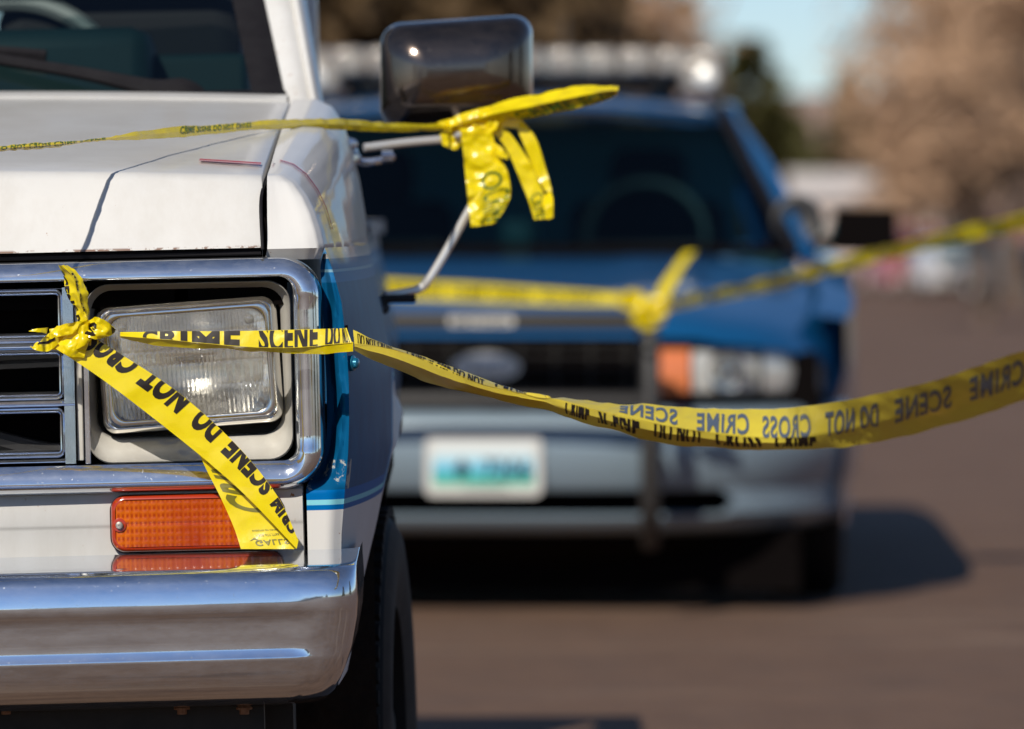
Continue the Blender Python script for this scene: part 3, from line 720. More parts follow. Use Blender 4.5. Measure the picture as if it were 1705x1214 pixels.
b.tube([cc+Vector((R_*math.cos(a), .06*math.sin(a), R_*math.sin(a))) for a in [2*math.pi*i/24 for i in range(25)]], .015, 8); b.tube([cc+Vector((-R_, 0, 0)), cc+Vector((0, .02, -.03)), cc+Vector((R_, 0, 0))], .012, 6)
b.build('steering_wheel', 'wheel_grey', truck)
b = MB(); b.box(-.80, -.42, 10.02, 10.12, .8, 1.42); b.box(-1.6, -1.2, 10.02, 10.12, .8, 1.42); b.build('seat', 'seat', truck, bevel=.04)
p = W(312, 0, 10.13); b = MB(); b.box(p.x-.02, p.x+.016, 10.10, 10.13, 1.0, 1.62); b.build('rear_window_post', 'navy', truck)
# wipers
b = MB(); pv = glassP(1.243, X(322, 9.2)+.001, -.03)
b.tube([pv+Vector((.012, .0, -.008)), pv+Vector((-.01, -.005, .006)), glassP(1.252, X(262, 9.2), -.036), glassP(1.275, X(150, 9.2), -.030), glassP(1.300, X(0, 9.2), -.02), glassP(1.315, X(-90, 9.2), -.012)], lambda t: lerp(.019, .009, smooth(t*1.3)), 8)
arm = b.build('wiper_arm', 'seal', truck)
b = MB(); b.lathe(pv+Vector((.02, 0, -.012)), (0, -.4, 1), [(-.02, .014), (0, .014), (.006, .008), (.008, .001)], 14); b.build('wiper_pivot', 'rod', arm)
b = MB(); g0 = glassP(1.304, X(86, 9.25), -.02); b.tube([g0, glassP(1.312, X(0, 9.25), -.02), glassP(1.325, X(-160, 9.25), -.02)], .009, 6); b.build('wiper_blade', 'seal', arm)
# side mirror with its tubular arms
c0, c1 = W(634, 205, 9.32), W(886, 32, 9.32); n = 8
def mr(d, y, r): return rrect(c0.x+d, c1.x-d, c0.z+d, c1.z-d, r, y, n)
b = MB(); mi = [(0, 9.37, .028), (-.001, 9.345, .030), (.001, 9.318, .031), (.004, 9.301, .032), (.010, 9.288, .032), (.019, 9.276, .032), (.031, 9.266, .026), (.046, 9.259, .018), (.060, 9.2555, .008), (.068, 9.2545, .003)]
b.grid([mr(*m_) for m_ in mi], cu=True); b.fill(mr(.068, 9.2545, .003)); b.fill(mr(0, 9.37, .028))
pvt = Vector(((c0.x+c1.x)/2, 9.3, 0))
for v in b.v: dx = v.x-pvt.x; v.y += .10*dx
for v in b.v: v.z += .07*(v.x-pvt.x)-.03*max(0, (v.x-pvt.x))*0
mirror_o = b.build('side_mirror', 'dark_chrome', truck, auto=60)
b = MB(); b.tube([W(606, 246, 9.22), W(680, 237, 9.24), W(765, 230, 9.26)], .0062, 10)
b.tube([W(765, 230, 9.26), W(800, 232, 9.27), W(822, 262, 9.28), W(818, 300, 9.28), W(784, 345, 9.27)], .0062, 10)
b.tube([W(784, 345, 9.27), W(745, 415, 9.26), W(716, 463, 9.25), W(700, 480, 9.25), W(676, 486, 9.24), W(640, 492, 9.22)], .0062, 10); b.tube([W(765, 232, 9.27), W(762, 190, 9.30)], .006, 8)
b.build('mirror_arm', 'rod', mirror_o)
b = MB(); b.tube([W(578, 232, 9.2), W(588, 250, 9.2), W(600, 268, 9.21), W(630, 268, 9.21), W(655, 260, 9.22)], .006, 8); b.tube([W(636, 262, 9.2), W(654, 261, 9.2)], .010, 8)
b.lathe(W(586, 240, 9.2), (.4, -1, 0), [(-.006, .008), (.004, .008), (.006, .004), (.006, .001)], 10); b.lathe(W(590, 262, 9.2), (.4, -1, 0), [(-.006, .007), (.004, .007), (.006, .004), (.006, .001)], 10)
b.build('mirror_bracket', 'chrome', mirror_o)
b = MB(); b.tube([W(628, 505, 9.21), W(640, 498, 9.21), W(690, 497, 9.23)], .0065, 8); b.lathe(W(636, 512, 9.2), (.6, -1, 0), [(-.006, .010), (.006, .010), (.008, .005), (.008, .001)], 10); b.build('lower_bracket', 'black', mirror_o)
# children of the mirror were given in photo space: undo the roll of the truck for them
for o in [mirror_o]+list(mirror_o.children):
    for v in o.data.vertices:
        dx, dz = v.co.x, v.co.z; v.co.x, v.co.z = dx*ca+dz*sa, -dx*sa+dz*ca
# ================================================================ barrier tapes
def strip_on(rb, u0, u1, v0, v1, off=.0006):
    return lambda s, t: rb.at(lerp(u0, u1, s), lerp(v0, v1, t), off)
def rows_of(top, bot, mid=None, nmid=None):
    return [bot]+([mid] if mid else [])+[top]
# --- tape knotted on the pickup's grille
t1 = thing('barrier_tape', 'yellow CRIME SCENE tape knotted round the pickup grille bar and sagging off to the right', 'tape', W(110, 565, 7.9), 'crime scene tapes')
# horizontal strand: upper lettered face and lower folded face
Yk = 7.885
up = Ribbon([[(200, 560, Yk), (270, 565, Yk), (400, 577, Yk), (490, 579, Yk), (560, 573, Yk), (586, 571, Yk)],
             [(200, 553, Yk+.004), (270, 552, Yk+.004), (400, 551, Yk+.004), (490, 549, Yk+.004), (560, 547, Yk+.004), (577, 546, Yk+.005)]], .0012, 1, 25)
lo = Ribbon([[(200, 563, Yk+.01), (262, 576, Yk+.01), (340, 580, Yk+.01), (440, 586, Yk+.01), (525, 590, Yk+.008), (588, 585, Yk+.004)],
             [(200, 556, Yk+.001), (262, 563, Yk+.002), (340, 572, Yk+.002), (440, 579, Yk+.002), (525, 577, Yk+.002), (588, 569, Yk+.001)]], .0016, 2, 30)
b = MB(); up.mesh(b, 120, 8); lo.mesh(b, 120, 8); s1 = b.build('taut_strand', 'tape', t1)
lettering('lettering', 'CRIME', strip_on(up, .12, .40, -.7, 1.15), 'ink', s1, (26, 8), (.40, .92), .045)
lettering('lettering', 'SCENE', strip_on(up, .46, .70, -.35, 1.55), 'ink', s1, (24, 8), (.20, .70), .045)
lettering('lettering', 'DO', strip_on(up, .735, .83, -.4, 1.6), 'ink', s1, (12, 8), (.22, .73), .06)
lettering('lettering', 'NOT', strip_on(up, .86, .985, -.4, 1.6), 'ink', s1, (12, 8), (.22, .73), .06)
# sagging strand: two facets meeting on a ridge
px_ = [588, 650, 720, 800, 880, 940, 1000, 1100, 1200, 1300, 1400, 1500, 1600, 1705, 1800]
ty = [549, 573, 597, 627, 655, 664, 669, 676, 680, 680, 668, 647, 619, 584, 548]
ry = [572, 579, 604, 638, 656, 668, 684, 706, 722, 728, 718, 694, 662, 625, 588]
by = [586, 614, 640, 658, 678, 692, 712, 736, 747, 750, 745, 729, 702, 665, 626]
Ys = [7.89-.9*((p-588)/1117)**1.15 for p in px_]
dr = [.012, .040, .050, .046, .030, .026, .032, .045, .045, .020, -.02, -.028, -.028, -.028, -.028]
def dof(d, k): return -d*(0, .9, 1, .45, -.3)[k] if d > 0 else d*3.4*(0, .25, .5, .75, 1)[k]
sag = Ribbon([[(a, y, Y) for a, y, Y in zip(px_, by, Ys)], [(a, lerp(y, r_, .55), Y+dof(d, 1)) for a, y, r_, Y, d in zip(px_, by, ry, Ys, dr)], [(a, y, Y+dof(d, 2)) for a, y, Y, d in zip(px_, ry, Ys, dr)],
              [(a, lerp(y, r_, .5), Y+dof(d, 3)) for a, y, r_, Y, d in zip(px_, ty, ry, Ys, dr)], [(a, y, Y+dof(d, 4)) for a, y, Y, d in zip(px_, ty, Ys, dr)]], .003, 3, 12)
b = MB(); sag.mesh(b, 300, 24); s2 = b.build('sagging_strand', 'tape_sheen', t1)
wn = 0
iu = lambda p: (6+(p-1000)/100)/14
for body, u0, u1, vv, cl in (('DO NOT CROSS', .008, .075, (.30, 1.1), (.3, .78)), ('CRIME SCENE DO NOT', .10, .22, (.22, .98), (.35, .85)), ('CROSS', .235, .285, (.30, 1.0), (.35, .8))):
    lettering('lettering', body, strip_on(sag, u0, u1, vv[0], vv[1], .0008), 'ink', s2, (30, 10), cl, bold=.05)
for body, p0, p1, vv in (('SCENE', 1035, 1128, (.54, .93)), ('CRIME', 1160, 1248, (.50, .90)), ('CROSS', 1270, 1352, (.47, .87)), ('DO NOT', 1375, 1462, (.40, .86)), ('SCENE', 1490, 1585, (.36, .84)), ('CRIME', 1615, 1700, (.34, .84)), ('CROSS', 1728, 1800, (.34, .84))):
    lettering('lettering', body, strip_on(sag, iu(p1), iu(p0), vv[0], vv[1], .0008), 'ink_sheen', s2, (30, 8), bold=.03)
for body, p0, p1 in (('CRIME', 905, 975), ('SCENE', 995, 1068), ('DO NOT', 1090, 1170), ('CROSS', 1192, 1268), ('CRIME', 1290, 1360)):
    lettering('lettering', body, strip_on(sag, iu(p0), iu(p1), -.1, .80, .0008), 'ink', s2, (20, 10), (.25, .64), bold=.05)
# diagonal tail
Yd = 7.875
fr = Ribbon([[(92, 580, Yd), (165, 628, Yd), (250, 692, Yd), (335, 760, Yd), (395, 812, Yd-.005), (445, 862, Yd-.008), (494, 914, Yd-.01)],
             [(128, 545, Yd+.006), (205, 592, Yd+.004), (295, 652, Yd+.002), (375, 722, Yd), (428, 780, Yd-.006), (470, 840, Yd-.012), (497, 900, Yd-.01)]], .0022, 5, 14)
b = MB(); fr.mesh(b, 140, 14); s3 = b.build('hanging_tail', 'tape', t1)
def flipped(rb, u0, u1, v0, v1, off=.0008): return lambda s, t: rb.at(lerp(u1, u0, s), lerp(v1, v0, t), off)
for body, u0, u1 in (('CROSS', .03, .215), ('NOT', .245, .375), ('DO', .41, .49), ('SCENE', .53, .76), ('CRIM', .80, .955)):
    lettering('lettering', body, flipped(fr, u0, u1, .48, 1.32), 'ink', s3, (20, 8), (.385, 1), .06)
bk = Ribbon([[(330, 752, Yd+.012), (345, 785, Yd+.012), (368, 830, Yd+.010), (390, 880, Yd+.006), (401, 914, Yd)],
             [(395, 765, Yd+.014), (422, 800, Yd+.012), (455, 845, Yd+.010), (480, 885, Yd+.006), (492, 914, Yd)]], .003, 6, 14)
b = MB(); bk.mesh(b, 70, 14); s4 = b.build('folded_end', 'tape', t1)
lettering('lettering', 'CRIME', lambda s, t: bk.at(lerp(.58, .0, s), lerp(.88, .10, t), .0008), 'ink_through', s4, (20, 8), (0, 1), .04)
# supplier's mark, small lines and a mountain sign: seen from the back, head down
def low(x0, x1, y0, y1): return lambda s, t: bk.at(lerp(y1, y0, t), lerp(x0, x1, s)+0*t, .0009)
lettering('printed_mark', 'GALLS', lambda s, t: bk.at(lerp(.885, .965, t)-.04*s, lerp(.30, .93, s), .0009), 'ink_through', s4, (10, 3), bold=.02)
lettering('printed_mark', '1.800.477.7766', lambda s, t: bk.at(lerp(.805, .835, t)-.03*s, lerp(.36, .80, s), .0009), 'ink_through', s4, (10, 2), bold=.01)
lettering('printed_mark', 'SHERIFFS OF CRIME', lambda s, t: bk.at(lerp(.755, .772, t)-.03*s, lerp(.32, .82, s), .0009), 'ink_through', s4, (10, 2), bold=.02)
b = MB(); mpt = lambda x, y: bk.at(y, x, .0009)
b.face(mpt(.20, .90), mpt(.31, .845), mpt(.30, .87)); b.face(mpt(.31, .845), mpt(.43, .90), mpt(.30, .87)); b.build('printed_mark', 'ink_through', s4)
# knot: folds and stubs
b = MB()
def band(pts_lo, pts_hi, c=.005, sd=0, fs=45, nu=30, nv=10, Yo=0):
    rb = Ribbon([[(x, y, Y+Yo) for x, y, Y in pts_lo], [(x, y, Y+Yo) for x, y, Y in pts_hi]], c, sd, fs); rb.mesh(b, nu, nv); return rb
k1 = band([(78, 580, 7.885), (110, 585, 7.87), (135, 578, 7.86), (152, 560, 7.87)], [(84, 548, 7.885), (110, 540, 7.865), (140, 541, 7.86), (160, 540, 7.87)], .007, 11)
band([(70, 560, 7.88), (100, 560, 7.86), (128, 556, 7.862), (165, 548, 7.88)], [(95, 543, 7.87), (115, 538, 7.855), (140, 536, 7.86), (172, 534, 7.88)], .006, 12)
k2 = band([(50, 579, 7.885), (64, 584, 7.88), (82, 584, 7.872), (96, 572, 7.868)], [(60, 576, 7.888), (74, 560, 7.88), (88, 553, 7.87), (100, 549, 7.866)], .006, 13)
band([(48, 552, 7.90), (62, 553, 7.90), (78, 554, 7.90)], [(48, 551, 7.90), (62, 547, 7.90), (80, 546, 7.89)], .003, 14)
k4 = band([(132, 556, 7.87), (150, 562, 7.86), (162, 565, 7.862), (178, 556, 7.87), (190, 553, 7.885)], [(140, 538, 7.87), (156, 528, 7.86), (168, 531, 7.855), (184, 540, 7.862), (189, 549, 7.885)], .008, 15)
band([(96, 572, 7.868), (112, 592, 7.866), (140, 596, 7.87)], [(122, 545, 7.862), (138, 556, 7.862), (150, 566, 7.868)], .005, 16)
band([(150, 545, 7.858), (158, 556, 7.856), (166, 566, 7.86)], [(170, 540, 7.858), (180, 548, 7.857), (188, 556, 7.865)], .006, 17)
kn = b.build('knot', 'tape', t1, auto=22)
lettering('lettering', 'S', lambda s, t: k4.at(lerp(.05, .42, s), lerp(.1, .75, t), .001), 'ink', kn, (6, 6), bold=.06)
lettering('lettering', 'E', lambda s, t: k4.at(lerp(.78, .98, s), lerp(.2, .9, t), .001), 'ink', kn, (6, 6), bold=.06)
lettering('lettering', 'I', lambda s, t: k2.at(lerp(.2, .85, t), lerp(.45, .62, s), .001), 'ink', kn, (4, 8), bold=.02)
# leaf of tape standing up from the knot: front fold and back fold
b = MB()
la = [(97, 441), (103, 462), (112, 490), (124, 518), (132, 536), (150, 541)]; lb = [(103, 442), (122, 462), (130, 490), (138, 515), (145, 530), (152, 538)]; lc = [(112, 441), (134, 458), (143, 482), (148, 512), (151, 525), (154, 536)]
leaf = Ribbon([[(x, y, 7.875) for x, y in la], [(x, y, 7.862) for x, y in lb], [(x, y, 7.88) for x, y in lc]], .004, 21, 40); leaf.mesh(b, 60, 16)
lf = b.build('upright_tail', 'tape', t1, auto=28)
lettering('lettering', 'SCENE DO', lambda s, t: leaf.at(lerp(.10, .92, s), lerp(-.13, .14, t), .0009), 'ink', lf, (30, 6), (.5, 1), .06)
lettering('lettering', 'TON SSORC', lambda s, t: leaf.at(lerp(.12, .74, s), lerp(.50, .66, t), .0009), 'ink', lf, (30, 4), (.3, .8), .05)
# --- tape tied to the pickup's mirror arm
t2 = thing('barrier_tape', 'yellow tape bunched on the pickup mirror arm, strand running left across the hood', 'tape', W(760, 215, 9.25), 'crime scene tapes')
def Ym(px): return table([(-200, 7.45), (0, 7.75), (48, 7.82), (155, 7.97), (490, 8.68), (740, 9.22), (900, 9.22)], px)
tx = [-120, 0, 80, 170, 270, 360, 450, 560, 650, 745]; tt = [262, 244, 238, 229, 213, 207, 200, 198, 204, 208]; tb = [270, 252, 246, 235, 231, 223, 215, 216, 220, 216]
ld = Ribbon([[(a, y, Ym(a)) for a, y in zip(tx, tb)], [(a, (y+z_)/2, Ym(a)-.008) for a, y, z_ in zip(tx, tb, tt)], [(a, y, Ym(a)+.004) for a, y in zip(tx, tt)]], .003, 31, 18)
b = MB(); ld.mesh(b, 220, 10); s5 = b.build('taut_strand', 'tape', t2)
lettering('lettering', 'CRIME SCENE DO NOT CROSS', strip_on(ld, .48, .63, .3, .95), 'ink_green', s5, (40, 4), bold=.03)
lettering('lettering', 'DO NOT CROSS CRIME SCENE', strip_on(ld, .10, .34, .3, .9), 'ink_green', s5, (40, 4), bold=.03)
def tailr(name, lo_, hi_, c=.003, sd=0, nu=60, nv=10, fs=25, Y=9.22, mid=None):
    rs = [[(x, y, Y) for x, y in lo_]]+([[(x, y, Y-.02) for x, y in mid]] if mid else [])+[[(x, y, Y+.005) for x, y in hi_]]
    rb = Ribbon(rs, c, sd, fs); b = MB(); rb.mesh(b, nu, nv); return rb, b.build(name, 'tape', t2, auto=40)
ra, oa = tailr('flying_tail', [(752, 222), (830, 204), (900, 192), (960, 180), (1010, 167), (1027, 158)], [(745, 205), (800, 183), (860, 163), (930, 149), (985, 142), (1030, 144)], .004, 41, mid=[(748, 212), (815, 192), (880, 178), (945, 164), (1000, 153), (1029, 150)])
lettering('lettering', 'CRIME SCENE', strip_on(ra, .30, .95, .05, .42), 'ink_green', oa, (40, 5), bold=.03)
rb_, ob = tailr('drooping_tail', [(766, 214), (772, 260), (777, 310), (781, 352), (784, 378)], [(818, 212), (828, 250), (846, 290), (849, 330), (826, 372)], .008, 42, fs=32, nv=16, Y=9.20)
lettering('lettering', 'O', lambda s, t: rb_.at(lerp(.43, .60, t), lerp(.35, .85, s), .001), 'ink_green', ob, (10, 10), bold=.0)
lettering('lettering', 'CRIME', lambda s, t: rb_.at(lerp(.62, .98, s), lerp(.35, .98, t), .001), 'ink_green', ob, (20, 8), bold=.0)
rc_, oc = tailr('drooping_tail', [(800, 208), (838, 240), (862, 290), (880, 335), (890, 366)], [(815, 206), (845, 218), (880, 266), (905, 322), (921, 363)], .004, 43, Y=9.23)
lettering('lettering', 'CRIME', lambda s, t: rc_.at(lerp(.72, .99, s), lerp(.1, .9, t), .001), 'ink_green', oc, (16, 6), bold=.0)
b = MB()
Ribbon([[(795, 208, 9.24), (835, 212, 9.24), (862, 214, 9.24)], [(800, 200, 9.24), (840, 199, 9.24), (868, 200, 9.24)]], .002, 44).mesh(b, 20, 6)
Ribbon([[(860, 212, 9.24), (876, 250, 9.24), (892, 290, 9.245), (908, 318, 9.24)], [(869, 200, 9.24), (893, 232, 9.24), (910, 285, 9.245), (919, 318, 9.24)]], .003, 45).mesh(b, 30, 6)
Ribbon([[(902, 332, 9.235), (906, 350, 9.22), (912, 366, 9.22)], [(916, 314, 9.24), (921, 335, 9.22), (921, 362, 9.22)]], .004, 46).mesh(b, 12, 6)
b.build('looped_tail', 'tape', t2, auto=40)
b = MB()
for i, (lo_, hi_) in enumerate([([(733, 222), (737, 240), (748, 246)], [(748, 214), (757, 228), (760, 243)]), ([(745, 244), (757, 250), (766, 245)], [(750, 232), (760, 238), (768, 236)]), ([(726, 212), (752, 220), (780, 216)], [(724, 205), (750, 198), (790, 196)]),
                                ([(750, 216), (790, 224), (826, 216)], [(748, 198), (790, 196), (830, 203)]), ([(748, 212), (785, 196), (820, 190)], [(742, 204), (770, 188), (815, 176)]), ([(820, 250), (830, 262), (845, 266)], [(822, 236), (836, 246), (848, 256)])]):
    Ribbon([[(x, y, 9.235-.008*i) for x, y in lo_], [(x, y, 9.23-.006*i) for x, y in hi_]], .007, 50+i, 40).mesh(b, 24, 10)
b.build('knot', 'tape', t2, auto=22)
# --- tape tied to the police car's push bar
t3 = thing('barrier_tape', 'blurred yellow tape tied to the police car push bar, rising to the right edge', 'tape', W(1080, 515, 16.6), 'crime scene tapes')
b = MB()
Ribbon([[(500, 492, 16.6), (620, 497, 16.6), (700, 499, 16.6), (800, 503, 16.6), (920, 507, 16.6), (1050, 508, 16.6)], [(500, 462, 16.6), (620, 464, 16.6), (700, 468, 16.6), (800, 473, 16.6), (920, 481, 16.6), (1050, 490, 16.6)]], .006, 61, 8).mesh(b, 80, 8)
o3 = b.build('left_strand', 'tape', t3)
r3 = Ribbon([[(500, 492, 16.6), (620, 497, 16.6), (700, 499, 16.6), (800, 503, 16.6), (920, 507, 16.6), (1050, 508, 16.6)], [(500, 462, 16.6), (620, 464, 16.6), (700, 468, 16.6), (800, 473, 16.6), (920, 481, 16.6), (1050, 490, 16.6)]], .006, 61, 8)
lettering('lettering', 'DO NOT CROSS  CRIME SCENE  DO NOT', strip_on(r3, .2, .92, .25, .75, .002), 'ink', o3, (40, 4), bold=.04)
b = MB()
Yr = lambda p: 16.6-2.4*(p-1090)/615
rr_ = Ribbon([[(p, y, Yr(p)) for p, y in ((1090, 522), (1250, 490), (1400, 452), (1550, 414), (1705, 382), (1800, 362))], [(p, y, Yr(p)-.05) for p, y in ((1090, 504), (1250, 470), (1400, 430), (1550, 391), (1705, 354), (1800, 333))]], .014, 62, 8); rr_.mesh(b, 90, 10)
o4 = b.build('right_strand', 'tape', t3)
lettering('lettering', 'CRIME SCENE DO NOT CROSS CRIME SCENE', strip_on(rr_, .05, .9, .3, .8, .002), 'ink_green', o4, (60, 4), bold=.03)
b = MB(); Ribbon([[(1078, 520, 16.55), (1096, 480, 16.55), (1118, 448, 16.55), (1140, 420, 16.55)], [(1108, 515, 16.55), (1120, 480, 16.55), (1138, 445, 16.55), (1158, 418, 16.55)]], .01, 63, 10).mesh(b, 30, 8)
b.build('upright_tail', 'tape', t3)
b = MB()
for i, (lo_, hi_) in enumerate([([(1030, 512), (1052, 516), (1075, 512)], [(1034, 490), (1052, 482), (1072, 492)]), ([(1050, 536), (1076, 550), (1106, 540)], [(1058, 518), (1080, 510), (1112, 516)]), ([(1060, 512), (1084, 528), (1110, 524)], [(1062, 498), (1088, 494), (1116, 500)])]):
    Ribbon([[(x, y, 16.56-.02*i) for x, y in lo_], [(x, y, 16.54-.01*i) for x, y in hi_]], .02, 70+i, 14).mesh(b, 20, 8)
b.build('knot', 'tape', t3)
# ================================================================ police car
M['cop_blue'] = mat('blue_car_paint', (.006, .105, .28), .28, .25, coat=1)
M['cop_bumper'] = mat('pale_blue_grey_bumper', (.20, .265, .32), .35, .1, coat=.6)
M['bar'] = mat('push_bar_black', (.03, .028, .027), .5)
M['amberc'] = mat('amber_signal', (.75, .22, .08), .25, coat=.6)
M['white_lens'] = mat('white_lens', (.75, .73, .68), .2, .3, coat=1)
M['pale_lens'] = mat('pale_lens', (.80, .79, .75), .2, .1, coat=1, var=(.45, .45, .42), vscale=18)
M['badge'] = mat('badge_blue', (.50, .51, .56), .35, .3, coat=1)
M['plate_w'] = mat('plate_white', (.60, .59, .56), .5)
def plate_mat():
    m, t, p = nmat('plate_landscape'); n = N(t); z = n.xyz()[2]
    f = n.new('ShaderNodeMapRange'); t.links.new(z, f.inputs[0]); f.inputs[1].default_value = -.075; f.inputs[2].default_value = .075
    r = n.new('ShaderNodeValToRGB'); t.links.new(f.outputs[0], r.inputs[0]); e = r.color_ramp.elements
    e[0].position = 0; e[0].color = (.70, .68, .60, 1); e[1].position = 1; e[1].color = (.72, .70, .66, 1)
    for pos, c in ((.14, (.65, .66, .58)), (.20, (.06, .42, .30)), (.32, (.05, .42, .36)), (.42, (.10, .42, .60)), (.55, (.22, .58, .75)), (.70, (.60, .72, .76))): q = e.new(pos); q.color = (*c, 1)
    t.links.new(r.outputs[0], p.inputs['Base Color']); p.inputs['Roughness'].default_value = .4; return m
M['plate'] = plate_mat(); M['partition'] = mat('partition_painted_backlight', (.18, .40, .40), .6)  # partition brightened: teal light from the rear window painted into its colour
PX = (806-CX)*17/F
cop = thing('police_car', 'blue police sedan with roof light bar and black push bar, behind the pickup', 'police car', (PX, 17.0, 0), rot=(0, 0, -rad(1.6)))
def plan(x, Y0=17.0, hw=1.01):
    a = min(1, abs(x)/hw); return Y0+1.05*(1-(1-a**3.3)**(1/2.3))
def curve(Y0=17.0, hw=.985, x1=1.008, inset=0, n=40):
    out = []
    for i in range(n+1):
        a = -1+2*i/n; x = math.sin(a*math.pi/2)*x1; out.append((PX+x*(1-inset), plan(x, Y0, hw)))
    return out
def sweep(b, prof_, Y0=17.0, x1=1.008):
    rows = []
    for d, z in prof_:
        rows.append([Vector((PX+(x-PX)*(1-d*.6), y+d, z)) for x, y in curve(Y0, 1.01, x1)])
    b.grid(rows)
b = MB(); sweep(b, [(.06, .555), (.02, .552), (0, .54), (-.02, .50), (-.025, .42), (-.02, .40), (-.01, .345), (.0, .335)]); sweep(b, [(.02, .272), (.01, .265), (.03, .235), (.09, .215), (.2, .21)])
for s in (-1, 1):
    rows = []
    for z in (.34, .305, .27): rows.append([Vector((PX+s*x, plan(x)-.005, z)) for x in [lerp(.62+(.34-z)*(.34-z)*0+abs(z-.305)*-1.2+.05, .98, i/12) for i in range(13)]])
    b.grid(rows)
b.build('bumper', 'cop_bumper', cop, auto=60)
b = MB()
sweep(b, [(.09, .36), (.09, .2), (.3, .12)]); b.build('lower_intake', 'void', cop)
# nose between bumper and hood
b = MB(); sweep(b, [(.10, .56), (.09, .60), (.08, .70), (.08, .735)]); b.build('front_panel', 'black', cop)
b = MB(); rows = []
hz = [(0, 0.735), (.02, .765), (.07, .79), (.2, .82), (.5, .865), (.9, .93), (1.25, .965), (1.34, .97)]
for d, z in hz:
    r = []
    for i in range(41):
        a = -1+2*i/40; xm = .965 if d < .2 else 1.0; x = math.sin(a*math.pi/2)*xm
        y = max(plan(x*.99)+.04+d*(1.0 if abs(x) < .6 else 1.0), 17.04+d); u = abs(x/1.0)
        y = lerp(plan(x*.985)+.05+d, 17.05+d, smooth(d/.9))
        if u > .7 and d > .8: pass
        r.append(Vector((PX+x, y, z-.10*u**6-.012*u*u+(.01 if .35 < u < .62 else 0))))
    rows.append(r)
b.grid(rows); b.build('hood', 'cop_blue', cop, auto=60)
# flanks
def cx(Y): return 1.0-.03*max(0, (17.9-Y)/.9)**2-.05*max(0, (Y-21.4)/1.0)**2
b = MB(); rows = []
for i in range(60):
    Y = 17.52+i*.0815; ar = 0
    for c_ in (17.98, 20.90):
        if abs(Y-c_) < .37: ar = max(ar, .31+math.sqrt(.37**2-(Y-c_)**2))
    zl = max(.22, ar); zt_ = table([(17.5, .78), (18.3, .93), (19, .955), (21, .97), (22.4, .93)], Y)
    x0 = cx(Y) if Y > 17.7 else lerp(.965, 1.0, (Y-17.5)/.2)
    r = [Vector((PX+x0+.012*math.sin(math.pi*(z-.2)/.8)-.12*max(0, (z-.8))**1.3, Y, z)) for z in [lerp(zl, zt_, j/10) for j in range(11)]]; r.append(Vector((PX+x0-.09, Y, zt_+.02)))
    rows.append(r)
b.grid(rows); b.mirror(PX)
b.box(PX-.9, PX+.9, 21.5, 22.35, .35, .98); b.box(PX-.93, PX+.93, 22.3, 22.36, .3, .95)
b.build('body', 'cop_blue', cop, auto=60)
b = MB(); b.box(PX-.85, PX+.85, 17.3, 17.4, .05, .22); b.box(PX-.86, PX+.86, 17.5, 22.2, .16, .45); b.box(PX-.9, PX+.9, 17.35, 21.5, .45, .70); b.build('underbody', 'void', cop)
# roof, pillars, glass
b = MB(); rows = []
for Y, z, hw in ((19.10, 1.395, .65), (19.14, 1.412, .655), (19.4, 1.445, .66), (19.9, 1.455, .66), (20.5, 1.43, .65), (20.75, 1.40, .63)):
    rows.append([Vector((PX+hw*s, Y-.06*(1-s*s), z-.045*abs(s)**3)) for s in [-1+2*i/20 for i in range(21)]])
b.grid(rows); b.build('roof', 'cop_blue', cop)
def post(p, q, w0, w1):
    for s in (1, -1): b = MB(); b.tube([Vector((PX+s*p[0], p[1], p[2])), Vector((PX+s*(p[0]+q[0])/2+s*.012, (p[1]+q[1])/2-.02, (p[2]+q[2])/2+.02)), Vector((PX+s*q[0], q[1], q[2]))], lambda t: lerp(w0, w1, t), 8); b.build('roof_pillar', 'cop_blue', cop)
post((.885, 18.20, .955), (.660, 19.14, 1.375), .025, .023); post((.665, 19.14, 1.375), (.64, 20.75, 1.37), .035, .035); post((.64, 20.75, 1.37), (.84, 21.6, .98), .06, .08); post((.90, 19.9, .95), (.665, 19.9, 1.38), .03, .03)
b = MB(); rows = []
for i in range(9):
    t = i/8; rows.append([Vector((PX+s*lerp(.85, .640, t), lerp(18.27, 19.12, t)-.12*(1-s*s), lerp(.965, 1.385, t))) for s in [-1+2*j/16 for j in range(17)]])
b.grid(rows); b.build('windscreen', 'cop_glass', cop)
b = MB(); ee = [(.858, 18.215, .965), (.645, 19.10, 1.385)]
for s in (-1, 1):
    b = MB(); b.tube([Vector((PX+s*x, y, z)) for x, y, z in ee], .022, 6); b.build('windscreen_seal', 'seal', cop)
b = MB()
for s in (-1, 1): b.face(*[Vector((PX+s*x, y, z)) for x, y, z in ((.90, 18.4, .95), (.665, 19.2, 1.36), (.64, 20.7, 1.36), (.86, 21.5, .97))])
b.build('side_window', 'cop_glass', cop)
b = MB(); b.box(PX-.82, PX+.82, 18.4, 18.9, .7, .97); b.box(PX+.0, PX+.1, 18.5, 18.8, .97, 1.06); b.build('dashboard', 'teal', cop, bevel=.02)
b = MB()
for sx in (-.42, .42): b = MB(); b.box(PX+sx-.24, PX+sx+.24, 19.6, 19.75, .6, 1.12); b.box(PX+sx-.12, PX+sx+.12, 19.62, 19.72, 1.1, 1.28); b.build('seat', 'seat', cop, bevel=.05)
b = MB(); b.box(PX-.7, PX+.7, 19.95, 19.98, .7, 1.36); b.build('cabin_partition', 'partition', cop, bevel=.01)
b = MB(); cc = Vector((PX+.42, 19.1, 1.0)); b.tube([cc+Vector((.18*math.cos(a), .08*math.sin(a), .17*math.sin(a))) for a in [2*math.pi*i/16 for i in range(17)]], .016, 6); b.build('steering_wheel', 'black', cop)
b = MB(); rows = []
